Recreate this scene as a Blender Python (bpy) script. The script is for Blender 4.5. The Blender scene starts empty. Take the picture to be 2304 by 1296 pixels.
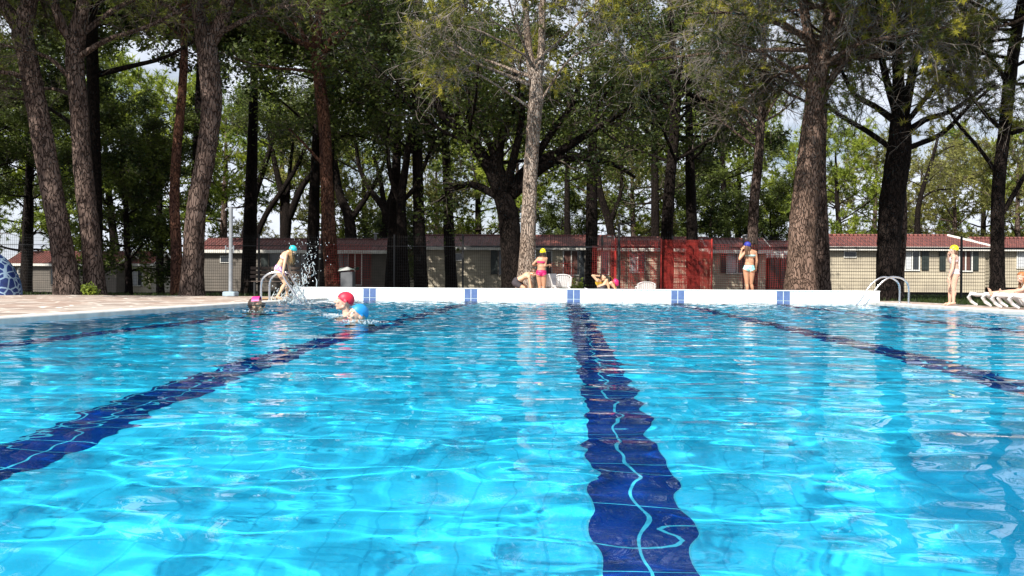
import bpy, math
import numpy as np
from mathutils import Matrix, Vector
R = math.radians
SC = bpy.context.scene
COL = SC.collection

# ------------------------------------------------------------------ camera
F = 1917.0
CAMZ = .45
cam = bpy.data.cameras.new('camera')
cam.sensor_width = 36; cam.lens = 36 * F / 2304; cam.clip_start = .05; cam.clip_end = 3000
camo = bpy.data.objects.new('camera', cam); COL.objects.link(camo); SC.camera = camo
CM = Matrix.Translation((0, 0, CAMZ)) @ Matrix.Rotation(R(3.28), 4, 'Z') @ Matrix.Rotation(R(90 - .32), 4, 'X') @ Matrix.Rotation(R(.37), 4, 'Z')
camo.matrix_world = CM
CR = CM.to_3x3()

def at(px, py, Y):
    """world point seen at photo pixel (px, py) on the plane y = Y"""
    d = CR @ Vector(((px - 1152) / F, -(py - 648) / F, -1))
    t = Y / d.y
    return np.array([d.x * t, Y, CAMZ + d.z * t])

def atx(px, Y):
    return float(at(px, 640, Y)[0])

# ------------------------------------------------------------------ world, sun, exposure
SUN_EL, SUN_AZ = 43.0, 33.0
world = bpy.data.worlds.new('World'); SC.world = world; world.use_nodes = True
nt = world.node_tree; N = nt.nodes; Lk = nt.links
bg = N['Background']; bg.inputs[1].default_value = .055
sky = N.new('ShaderNodeTexSky'); sky.sky_type = 'NISHITA'; sky.sun_disc = False
sky.sun_elevation = R(SUN_EL); sky.sun_rotation = R(180 + SUN_AZ)
tc = N.new('ShaderNodeTexCoord'); mp = N.new('ShaderNodeMapping'); mp.inputs['Scale'].default_value = (1.5, 1.5, 4)
nz = N.new('ShaderNodeTexNoise'); nz.inputs['Scale'].default_value = 2.2; nz.inputs['Detail'].default_value = 9; nz.inputs['Roughness'].default_value = .6
cr = N.new('ShaderNodeValToRGB'); cr.color_ramp.elements[0].position = .33; cr.color_ramp.elements[1].position = .53
mx = N.new('ShaderNodeMixRGB'); mx.inputs[2].default_value = (10.5, 11.2, 12.6, 1)
Lk.new(tc.outputs['Generated'], mp.inputs[0]); Lk.new(mp.outputs[0], nz.inputs[0]); Lk.new(nz.outputs[0], cr.inputs[0])
Lk.new(cr.outputs[0], mx.inputs[0]); Lk.new(sky.outputs[0], mx.inputs[1]); Lk.new(mx.outputs[0], bg.inputs[0])
sun = bpy.data.lights.new('sun', 'SUN'); sun.energy = 5.0; sun.angle = R(.5); sun.color = (1, .95, .87)
suno = bpy.data.objects.new('sun', sun); COL.objects.link(suno)
SUND = Vector((math.sin(R(SUN_AZ)) * math.cos(R(SUN_EL)), math.cos(R(SUN_AZ)) * math.cos(R(SUN_EL)), -math.sin(R(SUN_EL))))
suno.rotation_euler = SUND.to_track_quat('-Z', 'Y').to_euler()
sun.cycles.is_caustics_light = True
SC.view_settings.view_transform = 'Standard'; SC.view_settings.look = 'None'
SC.view_settings.exposure = .72; SC.view_settings.gamma = 1
SC.cycles.max_bounces = 10; SC.cycles.transparent_max_bounces = 8

# ------------------------------------------------------------------ materials
MATS = {}
def nodes(m):
    return m.node_tree.nodes, m.node_tree.links

def mat(name, col, rough=.6, col2=None, scale=5., stretch=(1, 1, 1), detail=5, bump=0., bscale=None, lo=.35, hi=.65, dist=.02, **kw):
    """principled with noise variation between two real colours, optional bump"""
    if name in MATS: return MATS[name]
    m = bpy.data.materials.new(name); m.use_nodes = True; MATS[name] = m
    n, l = nodes(m); b = n['Principled BSDF']
    b.inputs['Base Color'].default_value = (*col, 1); b.inputs['Roughness'].default_value = rough
    for k, v in kw.items(): b.inputs[k.replace('_', ' ')].default_value = v
    if col2 or bump:
        t = n.new('ShaderNodeTexCoord'); mpp = n.new('ShaderNodeMapping'); mpp.inputs['Scale'].default_value = stretch
        l.new(t.outputs['Object'], mpp.inputs[0])
    if col2:
        z = n.new('ShaderNodeTexNoise'); z.inputs['Scale'].default_value = scale; z.inputs['Detail'].default_value = detail
        l.new(mpp.outputs[0], z.inputs[0])
        c = n.new('ShaderNodeValToRGB'); c.color_ramp.elements[0].position = lo; c.color_ramp.elements[1].position = hi
        c.color_ramp.elements[0].color = (*col, 1); c.color_ramp.elements[1].color = (*col2, 1)
        l.new(z.outputs[0], c.inputs[0]); l.new(c.outputs[0], b.inputs['Base Color'])
    if bump:
        z2 = n.new('ShaderNodeTexNoise'); z2.inputs['Scale'].default_value = bscale or scale; z2.inputs['Detail'].default_value = 6
        l.new(mpp.outputs[0], z2.inputs[0])
        bp = n.new('ShaderNodeBump'); bp.inputs['Strength'].default_value = bump; bp.inputs['Distance'].default_value = dist
        l.new(z2.outputs[0], bp.inputs['Height']); l.new(bp.outputs[0], b.inputs['Normal'])
    return m

def bark(name, ridge, plate, crack, sc=9.):
    m = bpy.data.materials.new(name); m.use_nodes = True
    n, l = nodes(m); b = n['Principled BSDF']; b.inputs['Roughness'].default_value = .9; b.inputs['Specular IOR Level'].default_value = .08
    t = n.new('ShaderNodeTexCoord'); mpp = n.new('ShaderNodeMapping'); mpp.inputs['Scale'].default_value = (1, 1, .3)
    l.new(t.outputs['Object'], mpp.inputs[0])
    wz = n.new('ShaderNodeTexNoise'); wz.inputs['Scale'].default_value = 5; wz.inputs['Detail'].default_value = 4
    l.new(mpp.outputs[0], wz.inputs[0])
    ad = n.new('ShaderNodeVectorMath'); ad.operation = 'MULTIPLY_ADD'; ad.inputs[1].default_value = (.3, .3, .3)
    l.new(wz.outputs['Color'], ad.inputs[0]); l.new(mpp.outputs[0], ad.inputs[2])
    v = n.new('ShaderNodeTexVoronoi'); v.feature = 'DISTANCE_TO_EDGE'; v.inputs['Scale'].default_value = sc
    l.new(ad.outputs[0], v.inputs['Vector'])
    c = n.new('ShaderNodeValToRGB'); c.color_ramp.elements[0].position = .0; c.color_ramp.elements[1].position = .13
    l.new(v.outputs['Distance'], c.inputs[0])
    n2 = n.new('ShaderNodeTexNoise'); n2.inputs['Scale'].default_value = 3.1; n2.inputs['Detail'].default_value = 8
    l.new(mpp.outputs[0], n2.inputs[0])
    c2 = n.new('ShaderNodeValToRGB'); c2.color_ramp.elements[0].position = .38; c2.color_ramp.elements[1].position = .62
    c2.color_ramp.elements[0].color = (*plate, 1); c2.color_ramp.elements[1].color = (*ridge, 1)
    l.new(n2.outputs[0], c2.inputs[0])
    mxx = n.new('ShaderNodeMixRGB'); mxx.inputs[1].default_value = (*crack, 1)
    l.new(c.outputs[0], mxx.inputs[0]); l.new(c2.outputs[0], mxx.inputs[2]); l.new(mxx.outputs[0], b.inputs['Base Color'])
    bp = n.new('ShaderNodeBump'); bp.inputs['Strength'].default_value = 1; bp.inputs['Distance'].default_value = .05
    l.new(c.outputs[0], bp.inputs['Height']); l.new(bp.outputs[0], b.inputs['Normal'])
    return m

def leafmat(name, a, bcol, scale=.9, trans=.35, rough=.55, lo=.36, hi=.64):
    m = bpy.data.materials.new(name); m.use_nodes = True
    n, l = nodes(m); b = n['Principled BSDF']; out = n['Material Output']
    t = n.new('ShaderNodeTexCoord'); z = n.new('ShaderNodeTexNoise'); z.inputs['Scale'].default_value = scale; z.inputs['Detail'].default_value = 4
    z.inputs['Roughness'].default_value = .7
    l.new(t.outputs['Object'], z.inputs[0])
    c = n.new('ShaderNodeValToRGB'); c.color_ramp.elements[0].position = lo; c.color_ramp.elements[1].position = hi
    c.color_ramp.elements[0].color = (*a, 1); c.color_ramp.elements[1].color = (*bcol, 1)
    l.new(z.outputs[0], c.inputs[0]); l.new(c.outputs[0], b.inputs['Base Color']); b.inputs['Roughness'].default_value = rough
    b.inputs['Specular IOR Level'].default_value = .3
    tr = n.new('ShaderNodeBsdfTranslucent'); l.new(c.outputs[0], tr.inputs[0])
    ms = n.new('ShaderNodeMixShader'); ms.inputs[0].default_value = trans
    l.new(b.outputs[0], ms.inputs[1]); l.new(tr.outputs[0], ms.inputs[2]); l.new(ms.outputs[0], out.inputs[0])
    return m

def tile(name, col, grout, w, h, mortar, axes='XY', rough=.25, var=.12, off=(0, 0)):
    m = bpy.data.materials.new(name); m.use_nodes = True
    n, l = nodes(m); b = n['Principled BSDF']; b.inputs['Roughness'].default_value = rough
    t = n.new('ShaderNodeTexCoord'); sp = n.new('ShaderNodeSeparateXYZ'); cb = n.new('ShaderNodeCombineXYZ')
    l.new(t.outputs['Object'], sp.inputs[0]); l.new(sp.outputs[axes[0]], cb.inputs[0]); l.new(sp.outputs[axes[1]], cb.inputs[1])
    ad = n.new('ShaderNodeVectorMath'); ad.inputs[1].default_value = (*off, 0); l.new(cb.outputs[0], ad.inputs[0])
    br = n.new('ShaderNodeTexBrick'); br.offset = 0; br.inputs['Scale'].default_value = 1
    br.inputs['Brick Width'].default_value = w; br.inputs['Row Height'].default_value = h; br.inputs['Mortar Size'].default_value = mortar
    br.inputs['Mortar Smooth'].default_value = .1
    br.inputs['Color1'].default_value = (*col, 1); br.inputs['Color2'].default_value = (*[c * (1 - var) for c in col], 1); br.inputs['Mortar'].default_value = (*grout, 1)
    l.new(ad.outputs[0], br.inputs[0]); l.new(br.outputs['Color'], b.inputs['Base Color'])
    bp = n.new('ShaderNodeBump'); bp.inputs['Strength'].default_value = .4; bp.inputs['Distance'].default_value = .003; bp.invert = True
    l.new(br.outputs['Fac'], bp.inputs['Height']); l.new(bp.outputs[0], b.inputs['Normal'])
    return m

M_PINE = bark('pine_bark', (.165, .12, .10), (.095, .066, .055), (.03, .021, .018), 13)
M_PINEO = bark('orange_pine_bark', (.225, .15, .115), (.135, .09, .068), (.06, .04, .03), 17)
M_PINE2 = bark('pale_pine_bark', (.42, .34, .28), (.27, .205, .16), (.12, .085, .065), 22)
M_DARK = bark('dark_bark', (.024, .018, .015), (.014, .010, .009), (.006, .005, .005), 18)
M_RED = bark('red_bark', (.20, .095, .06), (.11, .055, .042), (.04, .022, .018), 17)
M_TWIG = mat('dry_twig', (.10, .08, .065), .9, (.22, .19, .165), 3)
M_TWIGD = mat('dark_twig', (.05, .037, .03), .9, (.10, .08, .06), 3)
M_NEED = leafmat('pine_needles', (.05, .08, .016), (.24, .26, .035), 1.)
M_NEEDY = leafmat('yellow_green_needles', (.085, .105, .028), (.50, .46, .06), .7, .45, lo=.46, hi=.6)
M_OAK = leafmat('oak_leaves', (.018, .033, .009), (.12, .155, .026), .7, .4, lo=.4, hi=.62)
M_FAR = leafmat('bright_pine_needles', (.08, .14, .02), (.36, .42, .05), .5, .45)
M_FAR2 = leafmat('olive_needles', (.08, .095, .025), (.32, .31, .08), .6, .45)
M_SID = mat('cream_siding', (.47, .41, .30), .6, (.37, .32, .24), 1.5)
M_SIDSH = mat('shade_toned_siding', (.12, .10, .08), .65, (.09, .077, .062), 1.5)  # siding colour darkened to stand for the shade on these cabins
M_WHITE = mat('white_trim', (.78, .77, .72), .45, (.66, .65, .6), 6)
M_DGREEN = mat('dark_shutter', (.022, .032, .03), .5, (.035, .045, .04), 6)
M_BROWN = mat('brown_curtain', (.12, .05, .035), .8, (.07, .03, .025), 9, (8, 1, 1))
M_CURT = mat('pale_curtain', (.45, .47, .5), .8, (.62, .63, .64), 5, (14, 1, 1))
M_GLASS = mat('window_glass', (.03, .035, .04), .08)
M_BLACK = mat('black_wire', (.012, .012, .013), .5)
M_REDNET = mat('red_plastic_net', (.33, .024, .018), .6, (.24, .02, .015), 6)
M_STEEL = mat('brushed_steel', (.62, .63, .66), .22, Metallic=1.)
M_PLAST = mat('white_plastic', (.80, .80, .80), .35, (.72, .72, .72), 8)
M_CHROME = M_STEEL

# ------------------------------------------------------------------ mesh helpers
def prop(o, label=None, cat=None, group=None, kind=None):
    if label: o['label'] = label
    if cat: o['category'] = cat
    if group: o['group'] = group
    if kind: o['kind'] = kind
    return o

def thing(name, label, cat, loc, group=None):
    o = bpy.data.objects.new(name, None); COL.objects.link(o); o.location = [float(c) for c in loc]; o.empty_display_size = .2
    return prop(o, label, cat, group)

def nrm(v):
    return v / np.maximum(np.linalg.norm(v, axis=-1, keepdims=True), 1e-9)

class MB:
    def __init__(s): s.V = []; s.Fq = []; s.Ft = []; s.Mq = []; s.Mt = []; s.n = 0
    def add(s, v, quads=None, tris=None, mi=0):
        v = np.asarray(v, float).reshape(-1, 3)
        if quads is not None and len(quads):
            s.Fq.append(np.asarray(quads, np.int64) + s.n); s.Mq.append(np.full(len(quads), mi))
        if tris is not None and len(tris):
            s.Ft.append(np.asarray(tris, np.int64) + s.n); s.Mt.append(np.full(len(tris), mi))
        s.V.append(v); s.n += len(v); return s
    def box(s, lo, hi, mi=0):
        a, b = np.minimum(lo, hi), np.maximum(lo, hi)
        v = [(x, y, z) for z in (a[2], b[2]) for y in (a[1], b[1]) for x in (a[0], b[0])]
        return s.add(v, [(0, 2, 3, 1), (4, 5, 7, 6), (0, 1, 5, 4), (2, 6, 7, 3), (0, 4, 6, 2), (1, 3, 7, 5)], mi=mi)
    def bbox(s, lo, hi, bev=.01, mi=0):
        """box with chamfered vertical and top edges"""
        a, b = np.minimum(lo, hi).astype(float), np.maximum(lo, hi).astype(float)
        bev = min(bev, *(0.45 * (b - a)))
        def ring(x0, y0, x1, y1, c, z): return [(x0 + c, y0, z), (x1 - c, y0, z), (x1, y0 + c, z), (x1, y1 - c, z), (x1 - c, y1, z), (x0 + c, y1, z), (x0, y1 - c, z), (x0, y0 + c, z)]
        rs = [ring(a[0] + bev, a[1] + bev, b[0] - bev, b[1] - bev, bev, a[2]), ring(a[0], a[1], b[0], b[1], bev, a[2] + bev),
              ring(a[0], a[1], b[0], b[1], bev, b[2] - bev), ring(a[0] + bev, a[1] + bev, b[0] - bev, b[1] - bev, bev, b[2])]
        q = [(r * 8 + i, r * 8 + (i + 1) % 8, (r + 1) * 8 + (i + 1) % 8, (r + 1) * 8 + i) for r in range(3) for i in range(8)]
        for base, flip in ((0, 1), (24, 0)):
            for t in ((0, 1, 2, 3), (3, 4, 7, 0), (4, 5, 6, 7)):
                t = tuple(base + i for i in t); q.append(t[::-1] if flip else t)
        return s.add(sum(rs, []), q, mi=mi)
    def tubes(s, P, Rr, sides=5, mi=0, cap=False, flat=None):
        """P (M,n,3) polylines, Rr (M,n) radii"""
        P = np.asarray(P, float); Rr = np.asarray(Rr, float)
        if P.ndim == 2: P = P[None]; Rr = Rr[None]
        M, n = P.shape[:2]
        if M == 0: return s
        T = np.empty_like(P); T[:, 1:-1] = P[:, 2:] - P[:, :-2]; T[:, 0] = P[:, 1] - P[:, 0]; T[:, -1] = P[:, -1] - P[:, -2]; T = nrm(T)
        mean = nrm(P[:, -1] - P[:, 0] + 1e-6); ref = np.where(np.abs(mean[:, 2:3]) > .75, np.array([[1., .05, 0]]), np.array([[0., .05, 1.]]))
        U = nrm(np.cross(T, ref[:, None])); W = np.cross(T, U)
        a = np.arange(sides) / sides * 2 * np.pi
        ca, sa = np.cos(a), np.sin(a)
        if flat: sa = sa * flat
        V = P[:, :, None] + Rr[:, :, None, None] * (U[:, :, None] * ca[None, None, :, None] + W[:, :, None] * sa[None, None, :, None])
        idx = np.arange(M * n * sides).reshape(M, n, sides); nx = np.roll(idx, -1, 2)
        q = np.stack([idx[:, :-1], nx[:, :-1], nx[:, 1:], idx[:, 1:]], -1).reshape(-1, 4)
        s.add(V, q, mi=mi)
        if cap:
            for m_ in range(M):
                for e, fl in ((0, 0), (n - 1, 1)):
                    c = P[m_, e] ; ring = V[m_, e]
                    t = [(0, 1 + i, 1 + (i + 1) % sides) if fl else (0, 1 + (i + 1) % sides, 1 + i) for i in range(sides)]
                    s.add(np.vstack([c[None], ring]), tris=t, mi=mi)
        return s
    def ell(s, c, r, ax=None, nu=16, nv=10, mi=0, fn=None):
        """ellipsoid; ax rows = local x,y,z axes"""
        th = np.linspace(0, np.pi, nv + 1); ph = np.arange(nu) / nu * 2 * np.pi
        u = np.stack([np.sin(th)[:, None] * np.cos(ph), np.sin(th)[:, None] * np.sin(ph), np.cos(th)[:, None] * np.ones(nu)], -1)
        if fn: u = fn(u)
        u = u * np.asarray(r)
        if ax is not None: u = u @ np.asarray(ax)
        V = u + np.asarray(c); idx = np.arange((nv + 1) * nu).reshape(nv + 1, nu); nx = np.roll(idx, -1, 1)
        # poles welded to single vertices
        q = np.stack([idx[1:-2], idx[2:-1], nx[2:-1], nx[1:-2]], -1).reshape(-1, 4) - nu + 1
        top = [(0, 1 + i, 1 + (i + 1) % nu) for i in range(nu)]
        last = (nv - 1) * nu + 1; b0 = (nv - 2) * nu + 1
        bot = [(last, b0 + (i + 1) % nu, b0 + i) for i in range(nu)]
        vv = np.vstack([V[0, :1], V[1:-1].reshape(-1, 3), V[-1, :1]])
        return s.add(vv, q, top + bot, mi=mi)
    def cap(s, a, b, ra, rb, nu=10):
        """closed tapered capsule"""
        a = np.asarray(a, float); b = np.asarray(b, float); t = nrm(b - a)
        ks = np.linspace(-np.pi / 2, 0, 5)
        pts = [a + t * ra * np.sin(k) for k in ks] + [b + t * rb * np.sin(-k) for k in ks[::-1]]
        rr = [max(ra * np.cos(k), 1e-4) for k in ks] + [max(rb * np.cos(k), 1e-4) for k in ks[::-1]]
        return s.tubes(np.array(pts), np.array(rr), nu, cap=True)
    def build(s, name, mats, parent=None, smooth=False, link=True):
        V = np.vstack(s.V)
        if parent is not None: V = V - np.array(parent.matrix_basis.translation if parent.parent is None else (Vector(parent.parent.location) + Vector(parent.location)))
        me = bpy.data.meshes.new(name)
        q = np.vstack(s.Fq) if s.Fq else np.zeros((0, 4), np.int64); t = np.vstack(s.Ft) if s.Ft else np.zeros((0, 3), np.int64)
        me.vertices.add(len(V)); me.vertices.foreach_set('co', V.astype(np.float32).ravel())
        me.loops.add(q.size + t.size); me.loops.foreach_set('vertex_index', np.concatenate([q.ravel(), t.ravel()]).astype(np.int32))
        me.polygons.add(len(q) + len(t))
        me.polygons.foreach_set('loop_start', np.concatenate([np.arange(len(q)) * 4, q.size + np.arange(len(t)) * 3]).astype(np.int32))
        mats = mats if isinstance(mats, (list, tuple)) else [mats]
        for m in mats: me.materials.append(m)
        if len(mats) > 1:
            me.polygons.foreach_set('material_index', np.concatenate((s.Mq or [np.zeros(0)]) + (s.Mt or [np.zeros(0)])).astype(np.int32))
        me.update(calc_edges=True); me.validate()
        me.shade_smooth() if smooth else me.shade_flat()
        o = bpy.data.objects.new(name, me)
        if link: COL.objects.link(o)
        if parent is not None: o.parent = parent
        return o

def origin_to(o, c):
    c = Vector([float(x) for x in c]); o.data.transform(Matrix.Translation(-c)); o.location = c; return o

# ------------------------------------------------------------------ pool, deck, ground
PX0, PX1, PY0, PY1, PZ, DK = -5.75, 7.25, -4.3, 20.7, -1.36, .05
M_FLOOR = tile('pool_tiles', (.135, .69, .92), (.09, .54, .76), .15, .245, .0045, off=(.035, 0))
M_LANE = tile('navy_tiles', (.006, .028, .20), (.22, .52, .66), .165, .245, .006, off=(.04, 0))
M_WALLT = tile('white_wall_tiles', (.76, .81, .83), (.42, .52, .56), .15, .225, .006, axes='XZ', off=(.01, .15), var=.04)
M_SIDET = tile('pool_side_tiles', (.135, .69, .92), (.09, .54, .74), .15, .245, .006, axes='YZ')
fl = MB().add([(PX0, PY0, PZ), (PX1, PY0, PZ), (PX1, PY1, PZ), (PX0, PY1, PZ)], [(0, 1, 2, 3)])
for a, b in (((PX0, PY0), (PX0, PY1)), ((PX0, PY1), (PX1, PY1)), ((PX1, PY1), (PX1, PY0)), ((PX1, PY0), (PX0, PY0))):
    fl.add([(*a, PZ), (*b, PZ), (*b, -.02), (*a, -.02)], [(0, 1, 2, 3)], mi=1)
pool = fl.build('pool_floor', [M_FLOOR, M_SIDET]); prop(pool, kind='structure'); pool.cycles.is_caustics_receiver = True
for k in range(-2, 3):
    x = .29 + 2.5 * k
    o = MB().add([(x - .165, PY0, PZ + .004), (x + .165, PY0, PZ + .004), (x + .165, PY1, PZ + .004), (x - .165, PY1, PZ + .004)], [(0, 1, 2, 3)]).build('lane_line', M_LANE, None)
    o.parent = pool; o.cycles.is_caustics_receiver = True
# water surface: real waves
rng = np.random.default_rng(11)
xs = np.arange(PX0, PX1 + .001, .025); yy = [PY0]
while yy[-1] < PY1: yy.append(yy[-1] + (.019 + .0016 * max(0, yy[-1]) if yy[-1] > .8 else .05))
yy = np.array(yy); yy[-1] = PY1
X, Y = np.meshgrid(xs, yy); H = np.zeros_like(X)
for i in range(110):
    L = .10 * (1.2 / .10) ** rng.random(); k = 2 * math.pi / L
    th = math.pi / 2 + rng.normal(0, .38) if i % 4 else rng.uniform(0, 2 * math.pi)
    amp = .00038 * (L / .4) ** (.6 if L > .4 else 1.3)
    H += amp * np.sin(k * (X * math.cos(th) + Y * math.sin(th)) + rng.uniform(0, 6.28))
far = np.clip((Y - 6) / 10, 0, 1)
H *= 1 + .4 * far
for i in range(40):                                   # choppy short waves towards the swimmers
    L = .16 * (.5 / .16) ** rng.random(); k = 2 * math.pi / L; th = rng.uniform(0, 6.28)
    H += .0009 * (L / .3) * np.clip((Y - 7) / 6, 0, 1) * np.sin(k * (X * math.cos(th) + Y * math.sin(th)) + rng.uniform(0, 6.28))
SWIM = []
for (px, py, amp) in ((578, 703, .012), (775, 712, .012), (806, 727, .010), (640, 690, .014)):
    h = CAMZ * F / (py - (638 + .0065 * (px - 1262))); c = at(px, py, h); SWIM.append(c)
    r = np.hypot(X - c[0], Y - c[1]); H += amp * np.exp(-r / .9) * np.sin(r * 2 * math.pi / .28) * np.clip(r / .15, 0, 1)
ny, nx = X.shape; V = np.stack([X, Y, H], -1).reshape(-1, 3)
idx = np.arange(nx * ny).reshape(ny, nx); q = np.stack([idx[:-1, :-1], idx[:-1, 1:], idx[1:, 1:], idx[1:, :-1]], -1).reshape(-1, 4)
M_WATER = mat('pool_water', (.255, .91, 1.), 0., Transmission_Weight=1., IOR=1.33)
water = MB().add(V, q).build('pool_water', M_WATER, smooth=True); prop(water, kind='structure'); water.cycles.is_caustics_caster = True

def paving():
    m = bpy.data.materials.new('crazy_paving'); m.use_nodes = True
    n, l = nodes(m); b = n['Principled BSDF']; b.inputs['Roughness'].default_value = .7
    t = n.new('ShaderNodeTexCoord'); v = n.new('ShaderNodeTexVoronoi'); v.feature = 'DISTANCE_TO_EDGE'; v.inputs['Scale'].default_value = 1.7
    v2 = n.new('ShaderNodeTexVoronoi'); v2.inputs['Scale'].default_value = 1.7
    for x in (v, v2): l.new(t.outputs['Object'], x.inputs['Vector'])
    c2 = n.new('ShaderNodeValToRGB'); e = c2.color_ramp.elements; e[0].color = (.29, .20, .155, 1); e[1].color = (.42, .36, .31, 1); e[1].position = .9
    x = c2.color_ramp.elements.new(.4); x.color = (.35, .25, .20, 1); x = c2.color_ramp.elements.new(.65); x.color = (.21, .155, .125, 1)
    sp = n.new('ShaderNodeSeparateColor'); l.new(v2.outputs['Color'], sp.inputs[0]); l.new(sp.outputs[0], c2.inputs[0])
    nz = n.new('ShaderNodeTexNoise'); nz.inputs['Scale'].default_value = 14; nz.inputs['Detail'].default_value = 7; l.new(t.outputs['Object'], nz.inputs[0])
    ml = n.new('ShaderNodeMixRGB'); ml.blend_type = 'OVERLAY'; ml.inputs[0].default_value = .5; l.new(c2.outputs[0], ml.inputs[1]); l.new(nz.outputs[0], ml.inputs[2])
    c = n.new('ShaderNodeValToRGB'); c.color_ramp.elements[0].position = .02; c.color_ramp.elements[1].position = .05; l.new(v.outputs['Distance'], c.inputs[0])
    mx = n.new('ShaderNodeMixRGB'); mx.inputs[1].default_value = (.66, .60, .53, 1); l.new(c.outputs[0], mx.inputs[0]); l.new(ml.outputs[0], mx.inputs[2]); l.new(mx.outputs[0], b.inputs['Base Color'])
    return m
M_PAVE = paving()
M_COPE = mat('coping_stone', (.70, .68, .64), .5, (.55, .52, .48), 4, bump=.2)
CW = .32
d = MB()
d.box((-16, -12, -.12), (PX0 - CW, 22.7, DK)); d.box((PX1 + CW, -12, -.12), (8.75, 22.7, DK))
d.box((PX0 - CW, PY1 + CW, -.12), (PX1 + CW, 23.6, DK)); d.box((PX0 - CW, -12, -.12), (PX1 + CW, PY0 - CW, DK))
prop(d.build('pool_deck', M_PAVE), kind='structure')
d = MB(); zc = DK + .012
d.bbox((PX0 - CW, PY0, -.06), (PX0 + .02, PY1 - .002, zc), .012); d.bbox((PX1 - .02, PY0, -.06), (PX1 + CW, PY1 - .002, zc), .012)
d.bbox((PX0 - CW, PY0 - CW, -.06), (PX1 + CW, PY0 - .002, zc), .012)
prop(d.build('pool_coping', M_COPE), kind='structure')
M_SOIL = mat('ground_soil', (.040, .030, .022), .95, (.022, .032, .012), .5, bump=.6, bscale=9, dist=.04)  # soil colour darkened to stand for shade under the trees
gx = [-900, -200, -80, -40, -25, -16.01, -10, PX0 - .2, PX1 + .2, 8.76, 14, 25, 40, 80, 200, 900]
gy = [-300, -60, -12.01, PY0 - .2, PY1 + .2, 22.71, 25, 28, 32, 38, 44, 52, 62, 80, 120, 300, 1500]
def gz(x, y):
    s = max(0, min(1, (y - 26) / 34)); lft = max(0, min(1, (-x - 4) / 12)); return .012 - .62 * s * lft - .12 * s
g = MB(); gv = [(x, y, gz(x, y)) for y in gy for x in gx]; gq = []
for j in range(len(gy) - 1):
    for i in range(len(gx) - 1):
        if gx[i] >= PX0 - .3 and gx[i + 1] <= PX1 + .3 and gy[j] >= PY0 - .3 and gy[j + 1] <= PY1 + .3: continue
        a = j * len(gx) + i; gq.append((a, a + 1, a + 1 + len(gx), a + len(gx)))
prop(g.add(gv, gq).build('ground', M_SOIL, smooth=True), kind='structure')
# grass on the verge right of the deck and under the trees
rng = np.random.default_rng(5)
gr = MB(); M = 26000
P0 = np.stack([rng.uniform(8.8, 26, M), rng.uniform(12, 41, M), np.zeros(M)], -1)
P1 = np.stack([rng.uniform(-24, 8.5, 9000), rng.uniform(23.7, 38, 9000), np.zeros(9000)], -1)
P0 = np.vstack([P0, P1]); P0[:, 2] = [gz(a, b) for a, b, _ in P0]; M = len(P0)
a = rng.uniform(0, 6.28, M); h = rng.uniform(.05, .13, M); w = .02
S = np.stack([np.cos(a), np.sin(a), 0 * a], -1) * w; T = P0 + np.stack([rng.normal(0, .03, M), rng.normal(0, .03, M), h], -1)
gr.add(np.stack([P0 - S, P0 + S, T], 1), tris=np.arange(M * 3).reshape(-1, 3))
prop(gr.build('grass', leafmat('grass_blades', (.015, .03, .008), (.05, .075, .016), .6)), label='short dry grass growing beside the pool deck and under the trees', cat='grass', kind='stuff')  # blade colour darkened to stand for tree shade

# far end wall with the blue lane tiles
wl = thing('end_wall', 'low white tiled pool end wall with pairs of blue tiles above the water', 'wall', (0, PY1, 0))
w = MB(); w.box((-6.6, PY1, -1.3), (7.56, PY1 + .34, .30)); w.build('wall_face', M_WALLT, wl)
MB().bbox((-6.615, PY1 - .012, .3), (7.575, PY1 + .355, .325), .008).build('wall_cap', mat('cap_stone', (.8, .82, .82), .4, (.74, .76, .76), 5), wl)
M_BLUET = mat('blue_tile', (.085, .14, .29), .2, (.11, .17, .35), 9)
for k in range(-2, 3):
    x = .31 + 2.5 * k
    for sx in (-1, 1):
        for z0, z1 in ((.082, .295), (-.15, .069)):
            MB().bbox((x + sx * .007, PY1 - .006, z0), (x + sx * .155, PY1 + .002, z1), .003).build('blue_tile', M_BLUET, wl)

#CHUNK2
# ------------------------------------------------------------------ trees
def smooth_line(P, r, step):
    P = np.asarray(P, float); r = np.asarray(r, float)
    Pp = np.vstack([2 * P[0] - P[1], P, 2 * P[-1] - P[-2]]); out = []; ro = []
    for i in range(len(P) - 1):
        p0, p1, p2, p3 = Pp[i:i + 4]; m = max(1, int(np.linalg.norm(p2 - p1) / step))
        for t in np.arange(m) / m:
            out.append(.5 * (2 * p1 + (p2 - p0) * t + (2 * p0 - 5 * p1 + 4 * p2 - p3) * t * t + (3 * p1 - p0 - 3 * p2 + p3) * t ** 3)); ro.append(r[i] * (1 - t) + r[i + 1] * t)
    out.append(P[-1]); ro.append(r[-1]); return np.array(out), np.array(ro)

def trunk_tube(mb, P, r, rng, step=.16, sides=18, flare=0., rough=.07):
    P, r = smooth_line(P, r, step); n = len(P); r = r.copy()
    if flare: r *= 1 + flare * np.exp(-(P[:, 2] - P[0, 2]) / .35)
    s0 = mb.n; mb.tubes(P, r, sides)
    V = mb.V[-1].reshape(n, sides, 3); C = P[:, None]; a = np.arange(sides) / sides * 2 * np.pi; z = np.arange(n) * step
    f = np.zeros((n, sides))
    for k in range(1, 7): f += rng.normal(0, 1) * np.sin(k * a[None] + rng.uniform(0, 6.3) + z[:, None] * rng.uniform(-1.5, 1.5)) / k
    f = f * rough * .6 + rng.normal(0, rough * .32, (n, sides))
    mb.V[-1] = (C + (V - C) * (1 + f[..., None])).reshape(-1, 3)
    return P, r

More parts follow.
